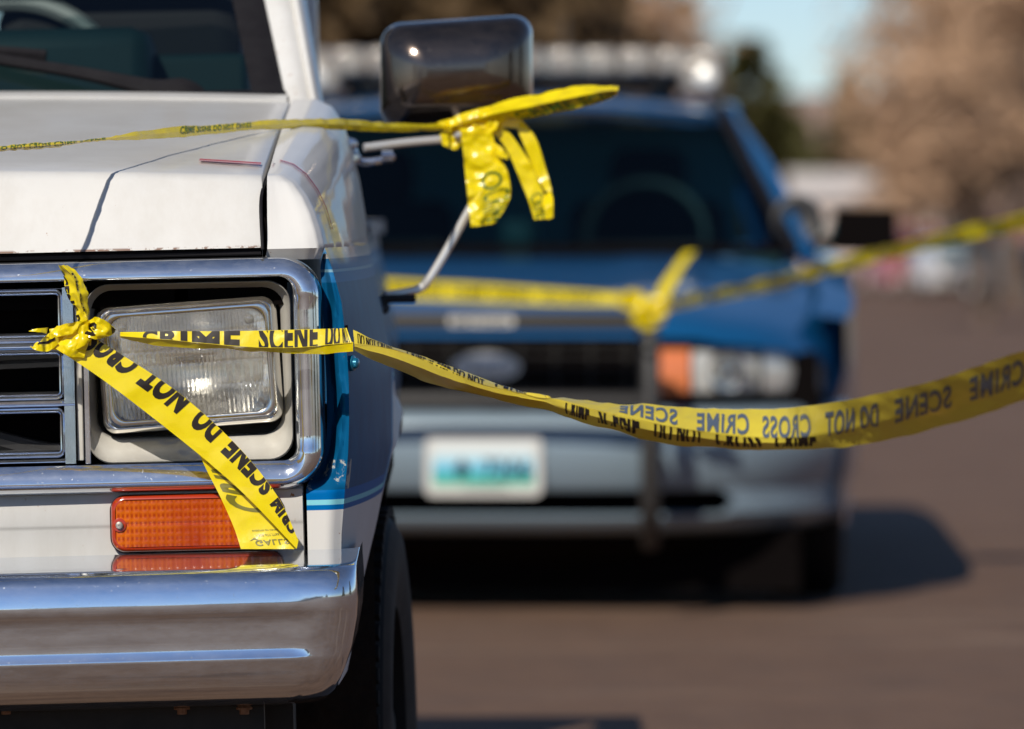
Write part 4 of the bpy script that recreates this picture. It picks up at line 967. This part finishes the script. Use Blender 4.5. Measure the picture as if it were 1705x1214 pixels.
for z, o in ((.962, -.005), (.99, .01)): rows.append([Vector((PX+s*.86, 18.25-.12*(1-s*s)+o, z-.005)) for s in [-1+2*j/16 for j in range(17)]])
b.grid(rows); b.build('cowl', 'void', cop)
# grille, badge, lamps
b = MB()
b.box(PX-.41, PX+.41, 17.045, 17.06, .57, .745); g_ = b.build('grille', 'void', cop, bevel=.01)
b = MB()
for i in range(9): x = PX-.38+i*.095; b.box(x-.004, x+.004, 17.03, 17.044, .58, .735)
for i in range(5): z = .60+i*.032; b.box(PX-.4, PX+.4, 17.033, 17.042, z-.003, z+.003)
b.build('grille_bar', 'black', g_)
b = MB(); b.lathe((PX+.005, 17.02, .665), (0, -1, 0), [(0, .001), (.012, .001), (.014, .8), (.012, .92), (.012, .98), (0, 1)], 32)
for v in b.v: v.x = PX+.005+(v.x-PX-.005)*.088; v.z = .665+(v.z-.665)*.037
bd = b.build('badge', 'badge', cop)
b = MB(); rows = [[Vector((PX+.005+math.cos(a)*.088*r, 17.005+y, .665+math.sin(a)*.037*r)) for a in [2*math.pi*i/32 for i in range(32)]] for r, y in ((1.04, .01), (1.04, -.002), (.9, -.002), (.88, .01))]
b.grid(rows, cu=True); b.build('badge_rim', 'rod', bd)
lettering('script', 'Ford', lambda s, t: Vector((PX-.05+.11*s, 17.003, .645+.042*t)), 'rod', bd, (4, 2), bold=.03)
for s in (1, -1):
    def lamp(xa, xb, m, nm, za=.575, zb_=.725, par=cop, d=0.0):
        b = MB(); rows = []
        for z, o in ((za, .03), (za+.01, .002), ((za+zb_)/2, -.012), (zb_-.01, .006), (zb_, .035)):
            rows.append([Vector((PX+s*x, plan(x)+.05+o+d, z+.0)) for x in [lerp(xa, xb, i/14) for i in range(15)]])
        b.grid(rows); return b.build(nm, m, par)
    hl = lamp(.455, .93, 'black', 'headlight', d=.06)
    lamp(.46, .55, 'amberc', 'signal_lens', .585, .715, hl, .01)
    lamp(.555, .735, 'pale_lens', 'lamp_reflector', .585, .715, hl, .03)
    lamp(.735, .745, 'black', 'lamp_divider', .585, .715, hl, .01)
    lamp(.745, .885, 'white_lens', 'lamp_reflector', .585, .715, hl, .02)
    b = MB(); b.lathe((PX+s*.65, plan(.65)+.045, .65), (0, -1, 0), [(0, .055), (.006, .05), (-.01, .03), (.01, .016), (.02, .001)], 20); b.build('bulb_shade', 'ring', hl)
    lamp(.925, 1.0, 'cop_blue', 'front_fender', .555, .80, cop, -.03); lamp(.89, .925, 'pale_lens', 'corner_reflector', .58, .72, hl, .01)
    b = MB(); c_ = Vector((PX+s*1.06, 18.62, 1.02)); b.box(c_.x-.09, c_.x+.09, 18.55, 18.68, .965, 1.09); b.tube([Vector((PX+s*.88, 18.6, .97)), c_], .022, 8)
    b.build('door_mirror', 'void', cop, bevel=.03)
b = MB(); b.lathe((PX+.86, 18.40, 1.06), (0, -1, 0), [(-.09, .02), (-.06, .06), (.0, .075), (.015, .072), (.018, .06), (.0, .02), (.0, .001)], 20); b.tube([(PX+.86, 18.45, 1.06), (PX+.83, 18.5, .98)], .012, 6); b.build('spotlight', 'bar', cop)
# number plate
pl = Vector((PX, 16.955, .40)); b = MB(); b.grid([rrect(PX-.155, PX+.155, .322, .480, .02, y) for y in (16.972, 16.962)], cu=True); b.fill(rrect(PX-.155, PX+.155, .322, .480, .02, 16.962)); np = b.build('number_plate', 'plate_w', cop, False)
# landscape field with its own origin so that its bands sit on the plate
fo = bpy.data.meshes.new('plate_field'); fo.from_pydata([(-.135, 0, -.06), (.135, 0, -.06), (.135, 0, .068), (-.135, 0, .068)], [], [(0, 1, 2, 3)]); fo.materials.append(M['plate'])
fo = bpy.data.objects.new('plate_field', fo); COL.objects.link(fo); fo.parent = np; fo.location = (0, 16.959-17.0, .40); fo['_p'] = (PX, 16.959, .4)
lettering('plate_characters', '7206', lambda s, t: Vector((PX+.0+.125*s, 16.956, .368+.055*t)), 'navy', np, (2, 2), bold=.02)
lettering('plate_characters', 'WYOMING', lambda s, t: Vector((PX-.05+.11*s, 16.956, .338+.012*t)), 'bar', np, (2, 2), bold=.0)
b = MB(); e = [(-.075, .365), (-.068, .382), (-.078, .40), (-.066, .412), (-.058, .425), (-.05, .41), (-.04, .405), (-.035, .39), (-.045, .385), (-.043, .366), (-.05, .38), (-.06, .38), (-.068, .365)]
b.fill([Vector((PX+x, 16.956, z)) for x, z in e]); b.build('plate_emblem', 'navy', np, False)
# push bar
b = MB()
push = None
for s in (1, -1):
    b = MB(); b.tube([Vector((PX+s*.445, 16.93, .20)), Vector((PX+s*.445, 16.80, .30)), Vector((PX+s*.445, 16.76, .50)), Vector((PX+s*.445, 16.78, .72)), Vector((PX+s*.43, 16.84, .80))], .026, 10)
    b.box(PX+s*.445-.02, PX+s*.445+.02, 16.8, 17.05, .40, .46); push = b.build('push_bar', 'bar', cop)
b = MB(); b.box(PX-.43, PX+.43, 16.79, 16.85, .765, .815); b.build('cross_bar', 'bar', push, bevel=.012)
b = MB(); b.box(PX-.43, PX+.43, 16.84, 16.87, .56, .60); b.build('cross_bar', 'bar', push, bevel=.012)
b = MB(); b.box(PX-.085, PX+.085, 16.784, 16.788, .778, .803); lb_ = b.build('maker_label', 'plate_w', push)
lettering('label_lettering', 'SETINA', lambda s, t: Vector((PX-.075+.15*s, 16.781, .783+.014*t)), 'bar', lb_, (2, 2))
# light bar
b = MB(); b.box(PX-.60, PX+.60, 19.50, 19.80, 1.475, 1.50); b.box(PX-.5, PX-.42, 19.6, 19.7, 1.42, 1.48); b.box(PX+.42, PX+.5, 19.6, 19.7, 1.42, 1.48); lbar = b.build('light_bar', 'bar', cop, bevel=.01)
M['lb1'] = mat('light_module_pale', (.42, .38, .33), .3, .2, coat=1, var=(.20, .17, .15), vscale=9); M['lb2'] = mat('alley_lamp_chrome', (.85, .83, .78), .4, .3)
for i in range(12):
    x = PX-.66+i*.11; b = MB(); b.box(x+.003, x+.107, 19.46, 19.82, 1.502, 1.585); b.build('light_module', 'lb1', lbar, bevel=.015)
for s in (-1, 1):
    b = MB(); b.box(PX+s*.585-.065, PX+s*.585+.065, 19.44, 19.8, 1.445, 1.55); lm = b.build('takedown_lamp', 'lb1', lbar, bevel=.02)
    b = MB(); b.lathe((PX+s*.60, 19.435, 1.495), (0, -1, 0), [(-.01, .035), (.0, .032), (.006, .02), (.01, .001)], 16); b.build('lamp_face', 'lb2', lm)
b = MB(); b.tube([(PX+.12, 21.9, .98), (PX+.12, 21.95, 1.4), (PX+.12, 22.0, 1.75)], .004, 6); b.build('antenna', 'bar', cop)
for s in (-1, 1):
    for Y in (17.98, 20.90): wheel(PX+s*.87, Y, .33, .33, .22, cop, 0, 'rod', False, out=s)
# ================================================================ road and surroundings
def gz(Y): return -.95*smooth((abs(Y)-28)/110) if Y > 0 else 0
def asphalt():
    m, t, p = nmat('brown_asphalt'); n = N(t)
    a = n.noise(.35, 4, .6, stretch=(.5, 2.2, 1)); g = n.noise(60, 5, .8); k = n.noise(3.0, 5, .65)
    c = n.mix(n.m('MULTIPLY', a, 1.0), (.078, .038, .019), (.150, .080, .045)); c = n.mix(n.m('MULTIPLY', n.step(k, .56, .1), .5), c, (.085, .052, .038))
    mo = n.noise(5.5, 6, .8, stretch=(.7, 1.8, 1)); c = n.mix(n.m('MULTIPLY', n.step(mo, .5, .35), .55), c, (.21, .125, .078)); c = n.mix(n.m('MULTIPLY', n.step(.43, mo, .12), .5), c, (.06, .032, .02))
    lt = n.noise(.9, 3, .5, stretch=(.6, 3, 1)); c = n.mix(n.m('MULTIPLY', n.step(lt, .64, .08), .6), c, (.24, .155, .10)); c = n.mix(n.step(g, .62, .06), c, (.27, .18, .12)); c = n.mix(n.step(.40, g, .06), c, (.07, .05, .042))
    t.links.new(c, p.inputs['Base Color']); p.inputs['Roughness'].default_value = .85; t.links.new(n.bump(g, .5, .004), p.inputs['Normal']); return m
M['asphalt'] = asphalt()
def sheet(name, x0, x1, y0, y1, m, dz=0, nx=8, ny=120):
    b = MB(); b.grid([[Vector((lerp(x0, x1, i/nx), Y, gz(Y)+dz)) for i in range(nx+1)] for Y in [lerp(y0, y1, (j/ny)**1.0) for j in range(ny+1)]])
    b.recalc = False; o = b.build(name, m); o.data.flip_normals() if o.data.polygons[0].normal.z < 0 else None; return structure(o)
M['dry'] = mat('dry_grass_soil', (.26, .19, .10), .95, var=(.16, .12, .06), vscale=.5)
sheet('ground', -700, 700, -400, 1500, 'dry', -.02, 4, 300)
sheet('road', -16, 13.5, -120, 400, 'asphalt', 0, 8, 300)
b = MB()
for x in (13.5, -16.3):
    b.grid([[Vector((x, Y, gz(Y)-.02)), Vector((x, Y, gz(Y)+.12)), Vector((x+.3, Y, gz(Y)+.12)), Vector((x+.3, Y, gz(Y)-.02))] for Y in [-120+i*4 for i in range(131)]])
M['kerb'] = mat('concrete_kerb', (.33, .30, .26), .85); structure(b.build('kerb', 'kerb'))
# far hill
b = MB(); rows = []
for j in range(16):
    r = []
    for i in range(61):
        x = -500+i*16.6; Y = 620+j*25; h = 26*math.sin(math.pi*min(1, j/15*.9+.0))*(.75+.4*noise.noise(Vector((x*.006, Y*.004, 2))))+1.5*noise.noise(Vector((x*.05, Y*.05, 0)))
        r.append(Vector((x, Y, h-1.5)))
    rows.append(r)
b.grid(rows); M['hill'] = mat('dry_brush_hill', (.38, .25, .19), .95, var=(.28, .185, .14), vscale=.04); structure(b.build('hills', 'hill'))
# trees
def leafmat(name, a, c): return mat(name, a, .75, var=c, vscale=1.2)
M['juniper'] = leafmat('juniper_green', (.065, .072, .016), (.12, .10, .028)); M['brownleaf'] = leafmat('dry_brown_leaves', (.055, .030, .009), (.09, .052, .018)); M['twig'] = leafmat('bare_twigs', (.52, .33, .20), (.36, .225, .14)); M['bark'] = mat('bark', (.10, .07, .05), .9, var=(.16, .11, .08), vscale=3)
M['olive'] = leafmat('olive_shrub', (.05, .045, .012), (.09, .075, .02))
def conifer(x, Y, h, r, label, m='juniper', grp='evergreen trees down the road', base=None, n=2600, power=1.0):
    z0 = gz(Y) if base is None else base; t = thing('conifer_tree', label, 'tree', (x, Y, z0), grp)
    b = MB(); b.tube([(x, Y, z0-.1), (x+.03, Y, z0+h*.5), (x, Y, z0+h*.95)], lambda q: r*.10*(1-q)+.02, 7); b.build('trunk', 'bark', t)
    b = MB(); rn = random.Random(int(abs(x*31+Y*7)))
    for i in range(n):
        f = rn.random()**1.3; z = z0+h*(.04+.94*f); rr = r*(1-f)**power*(.35+.65*rn.random()**.5)*(1+.22*math.sin(z*5/r+rn.random()))
        a = rn.random()*6.283; p = Vector((x+rr*math.cos(a), Y+rr*math.sin(a), z)); s = r*.24*(.5+rn.random())
        d = Vector((math.cos(a), math.sin(a), rn.uniform(-.2, .7))); u = d.cross(Vector((rn.random()-.5, rn.random()-.5, rn.random()))).normalized()
        b.face(p-u*s*.5, p+d*s, p+u*s*.5)
    b.recalc = False; b.build('crown', m, t, False)
def bare(x, Y, h, spread, label, m='twig', grp='bare trees along the road', seed=1, dens=5, leaf=0, leafm='brownleaf', tw=.9, nm='bare_tree'):
    z0 = gz(Y); t = thing(nm, label, 'tree', (x, Y, z0), grp); rn = random.Random(seed)
    bt = MB(); bc = MB(); ends = []
    def br(p, d, L, r, lev):
        q = p+d*L; k = 3 if lev > 2 else 5
        mid = (p+q)/2+Vector((rn.uniform(-1, 1), rn.uniform(-1, 1), rn.uniform(-1, 1)))*L*.07
        tgt = bt if lev < 3 else bc
        tgt.tube([p, mid, q], lambda u: r*(1-.45*u), k, False, 2)
        if lev >= 4: ends.append(q); return
        for i in range(dens if lev else 5):
            a = rn.random()*6.283; tilt = rn.uniform(.35, .95); ax = d.orthogonal().normalized(); e = d.cross(ax)
            nd = (d*math.cos(tilt)+(ax*math.cos(a)+e*math.sin(a))*math.sin(tilt)*spread); nd.z += .12; nd.normalize()
            s = rn.uniform(.45, 1.0) if lev else rn.uniform(.35, 1)
            br(p+(q-p)*s, nd, L*rn.uniform(.55, .75), r*.5*rn.uniform(.7, 1), lev+1)
    br(Vector((x, Y, z0-.1)), Vector((rn.uniform(-.05, .05), 0, 1)), h*.33, h*.022, 0)
    for q in ends:
        for _ in range(leaf or 2):
            p = q+Vector((rn.gauss(0, 1), rn.gauss(0, 1), rn.gauss(0, 1)))*h*.035; s = h*.02*rn.uniform(.5, 1.3)
            u = Vector((rn.uniform(-1, 1), rn.uniform(-1, 1), rn.uniform(-1, 1))).normalized(); v_ = u.orthogonal().normalized()
            wd = s*(.9 if leaf else .12)*tw; bc.face(p-u*s*(1 if leaf else 2.2), p+v_*wd, p+u*s*(1 if leaf else 2.2), p-v_*wd)
    bt.recalc = bc.recalc = False
    bt.build('trunk', 'bark', t, False); bc.build('crown', leafm if leaf else m, t, False)
def PXm(px, Y): return (px-CX)*Y/F
conifer(PXm(1248, 280), 280, 10.0, 2.5, 'tall dark juniper beside the right end of the police light bar', power=.55)
conifer(PXm(1318, 290), 290, 6.8, 2.2, 'short green juniper, lowest of the two small evergreens left of the hill gap', power=.7)
conifer(PXm(1412, 280), 280, 8.6, 1.8, 'slim green juniper in front of the bare trees right of the hill gap', power=.75)
conifer(PXm(1282, 275), 275, 7.2, 2.4, 'squat juniper at the foot of the tall dark juniper', power=.6)
conifer(PXm(1372, 285), 285, 5.2, 2.3, 'squat juniper low beside the slim green juniper', power=.6, m='olive')
bare(PXm(640, 62), 62, 8.0, 1.0, 'dense tree with dry brown leaves left, behind the pickup mirror', seed=3, leaf=9, grp='brown leaved trees behind the police car', nm='brown_tree')
bare(PXm(800, 70), 70, 7.0, 1.0, 'dense brown leaved tree above the middle of the police light bar', seed=5, leaf=9, grp='brown leaved trees behind the police car', nm='brown_tree')
bare(PXm(330, 66), 66, 8.0, 1.0, 'brown leaved tree mostly hidden behind the pickup cab', seed=8, leaf=8, grp='brown leaved trees behind the police car', nm='brown_tree')
for i, (px, Y, h, sd) in enumerate(((1000, 150, 13, 11), (1640, 118, 8, 13), (1790, 105, 9, 15), (1625, 175, 7.5, 17), (1740, 165, 12, 19), (1690, 150, 13, 29))):
    bare(PXm(px, Y), Y, h, .5 if sd == 11 else (.8 if sd == 29 else 1.1), ['reddish bare tree right of the brown leaved trees', 'big bare cottonwood over the small white parked car', 'bare cottonwood cut by the right edge of the photo', 'low bare tree behind the slim juniper', 'tall bare tree behind the right edge cottonwoods', 'tall slender bare tree left of the big cottonwood'][i], seed=sd, dens=6, leaf=0, tw=2.4)
# low buildings and parked vehicles far down the road
def house(px0, px1, Y, hh, label, wallc, roofc, base=None):
    x0, x1 = PXm(px0, Y), PXm(px1, Y); z0 = gz(Y); t = thing('house', label, 'house', ((x0+x1)/2, Y, z0)); mw = mat('wall_paint', wallc, .8); mr_ = mat('roof_covering', roofc, .6)
    b = MB(); b.box(x0, x1, Y, Y+7, z0, z0+hh); w_ = b.build('wall', mw, t, False)
    b = MB(); zc_ = z0+hh; b.grid([[Vector((x, Y-.5, zc_-.05)), Vector((x, Y+3.5, zc_+1.0)), Vector((x, Y+7.5, zc_-.05))] for x in (x0-.4, x1+.4)])
    for x in (x0, x1): b.face((x, Y, zc_), (x, Y+3.5, zc_+.95), (x, Y+7, zc_))
    b.build('roof', mr_, t, False, solid=.12)
    n_ = max(2, int((x1-x0)/2.5))
    for i in range(n_):
        x = lerp(x0, x1, (i+.5)/n_); b = MB()
        if i == 1: b.box(x-.45, x+.45, Y-.03, Y+.02, z0, z0+2.05); b.build('door', 'bar', t)
        else: b.box(x-.5, x+.5, Y-.04, Y-.01, z0+.9, z0+2.0); f_ = b.build('window', 'plate_w', t); b = MB(); b.box(x-.44, x+.44, Y-.05, Y-.041, z0+.96, z0+1.94); b.build('pane', 'cop_glass', f_)
house(1330, 1560, 260, 2.9, 'long low white building with pale roof behind the police car door mirror', (.62, .50, .44), (.62, .56, .52))
house(1545, 1720, 270, 2.3, 'low red walled building under the bare cottonwoods', (.34, .12, .09), (.30, .20, .16))
M['tire'] = M['tyre']
def car(x, Y, ang, label, col_, wd=1.75, L=4.3, hh=1.45, nm='parked_car', grp='vehicles parked far down the road', cat='car'):
    z0 = gz(Y); t = thing(nm, label, cat, (x, Y, z0), grp, (0, 0, ang)); keep = t['_p']; t['_p'] = (0, 0, 0); m = mat('car_paint', col_, .3, coat=1)
    def sec(pts, hw, nm_, mm, par=t, tp=1.0):
        b = MB(); k = 6; rows = []
        for s in (-1, -.94, .94, 1):
            sc = .96 if abs(s) == 1 else 1; rows.append([Vector((s*hw*(tp if z > hh*.7 else 1), y*sc, lerp(.3, z, 1.0))) for y, z in pts])
        b.grid(rows, cu=True); b.fill(rows[0]); b.fill(rows[-1]); return b.build(nm_, mm, par, True, auto=40)
    body = sec([(-L/2, .3), (-L/2, .7), (-L/2+.15, .8), (-L*.22, .92), (L*.40, .95), (L/2, .85), (L/2, .35)], wd/2, 'body', m)
    sec([(-L*.24, .9), (-L*.10, hh-.03), (L*.22, hh), (L*.38, .93)], wd/2*.93, 'cabin', m, tp=.82)
    b = MB(); q = .66*wd/2; b.face((-q*1.15, -L*.232, .95), (q*1.15, -L*.232, .95), (q, -L*.122, hh-.1), (-q, -L*.122, hh-.1)); o = b.build('windscreen', 'cop_glass', t)
    for s in (-1, 1):
        for yy in (-L*.32, L*.32): wheel(s*(wd/2-.1), yy, .31, .31, .2, t, 0, 'rod', False, out=s)
        b = MB(); b.lathe((s*wd*.36, -L/2-.01, .62), (0, -1, 0), [(-.02, .11), (.01, .1), (.03, .05), (.035, .001)], 16); b.build('headlight', 'white_lens', t)
    b = MB(); b.box(-wd*.22, wd*.22, -L/2-.02, -L/2+.01, .5, .66); b.build('grille', 'bar', t); b = MB(); b.box(-wd/2*.98, wd/2*.98, -L/2-.08, -L/2+.02, .32, .46); b.build('bumper', 'bezel', t, bevel=.03)
    t['_p'] = keep
car(PXm(1583, 172), 172, rad(6), 'small white car parked at the kerb, nearest of the far vehicles', (.72, .68, .68))
car(PXm(1512, 180), 180, rad(10), 'red pickup sized car right behind the small white car', (.42, .05, .05), 1.9, 5, 1.75)
car(PXm(1700, 160), 160, rad(8), 'dark green car at the right edge of the photo', (.03, .07, .06), 1.9, 4.8, 1.5)
car(PXm(1500, 235), 235, rad(8), 'orange red van half hidden behind the police car door mirror', (.50, .14, .08), 1.9, 4.8, 1.9, cat='van')
# street behind the photographer, mirrored in the chrome
def backhouse(x0, x1, Y, hh, label, wallc, roofc):
    t = thing('house', label, 'house', ((x0+x1)/2, Y, 0)); mw = mat('wall_paint', wallc, .8); mr_ = mat('roof_covering', roofc, .8)
    b = MB(); b.box(x0, x1, Y-8, Y, 0, hh); b.build('wall', mw, t, False)
    b = MB(); b.grid([[Vector((x, Y+.6, hh-.1)), Vector((x, Y-4, hh+1.6)), Vector((x, Y-8.6, hh-.1))] for x in (x0-.5, x1+.5)]); b.build('roof', mr_, t, False, solid=.15)
    for i in range(int((x1-x0)/3)):
        x = x0+1.5+3*i; b = MB(); b.box(x-.6, x+.6, Y+.005, Y+.05, 1.0, 2.1); b.build('window', 'navy', t, False)
backhouse(-24, -10, -64, 2.8, 'low brown house behind the photographer, seen only as a reflection in the chrome', (.16, .11, .08), (.07, .05, .04))
backhouse(6, 22, -68, 3.0, 'second low house behind the photographer, with a lighter wall', (.22, .18, .14), (.08, .06, .05))
for i, (x, Y, h) in enumerate(((-6, -72, 7), (2, -66, 6), (26, -60, 8), (16, 4, 5), (20, 14, 6), (-30, -60, 9))):
    conifer(x, Y, h, h*.3, ['dark evergreen left of the view behind the photographer', 'dark evergreen in the middle behind the photographer', 'dark evergreen far right behind the photographer', 'evergreen off to the right of the road near the camera', 'evergreen off to the right beside the police car', 'dark evergreen far left behind the photographer'][i], grp='evergreens outside the view', n=900, power=.7)
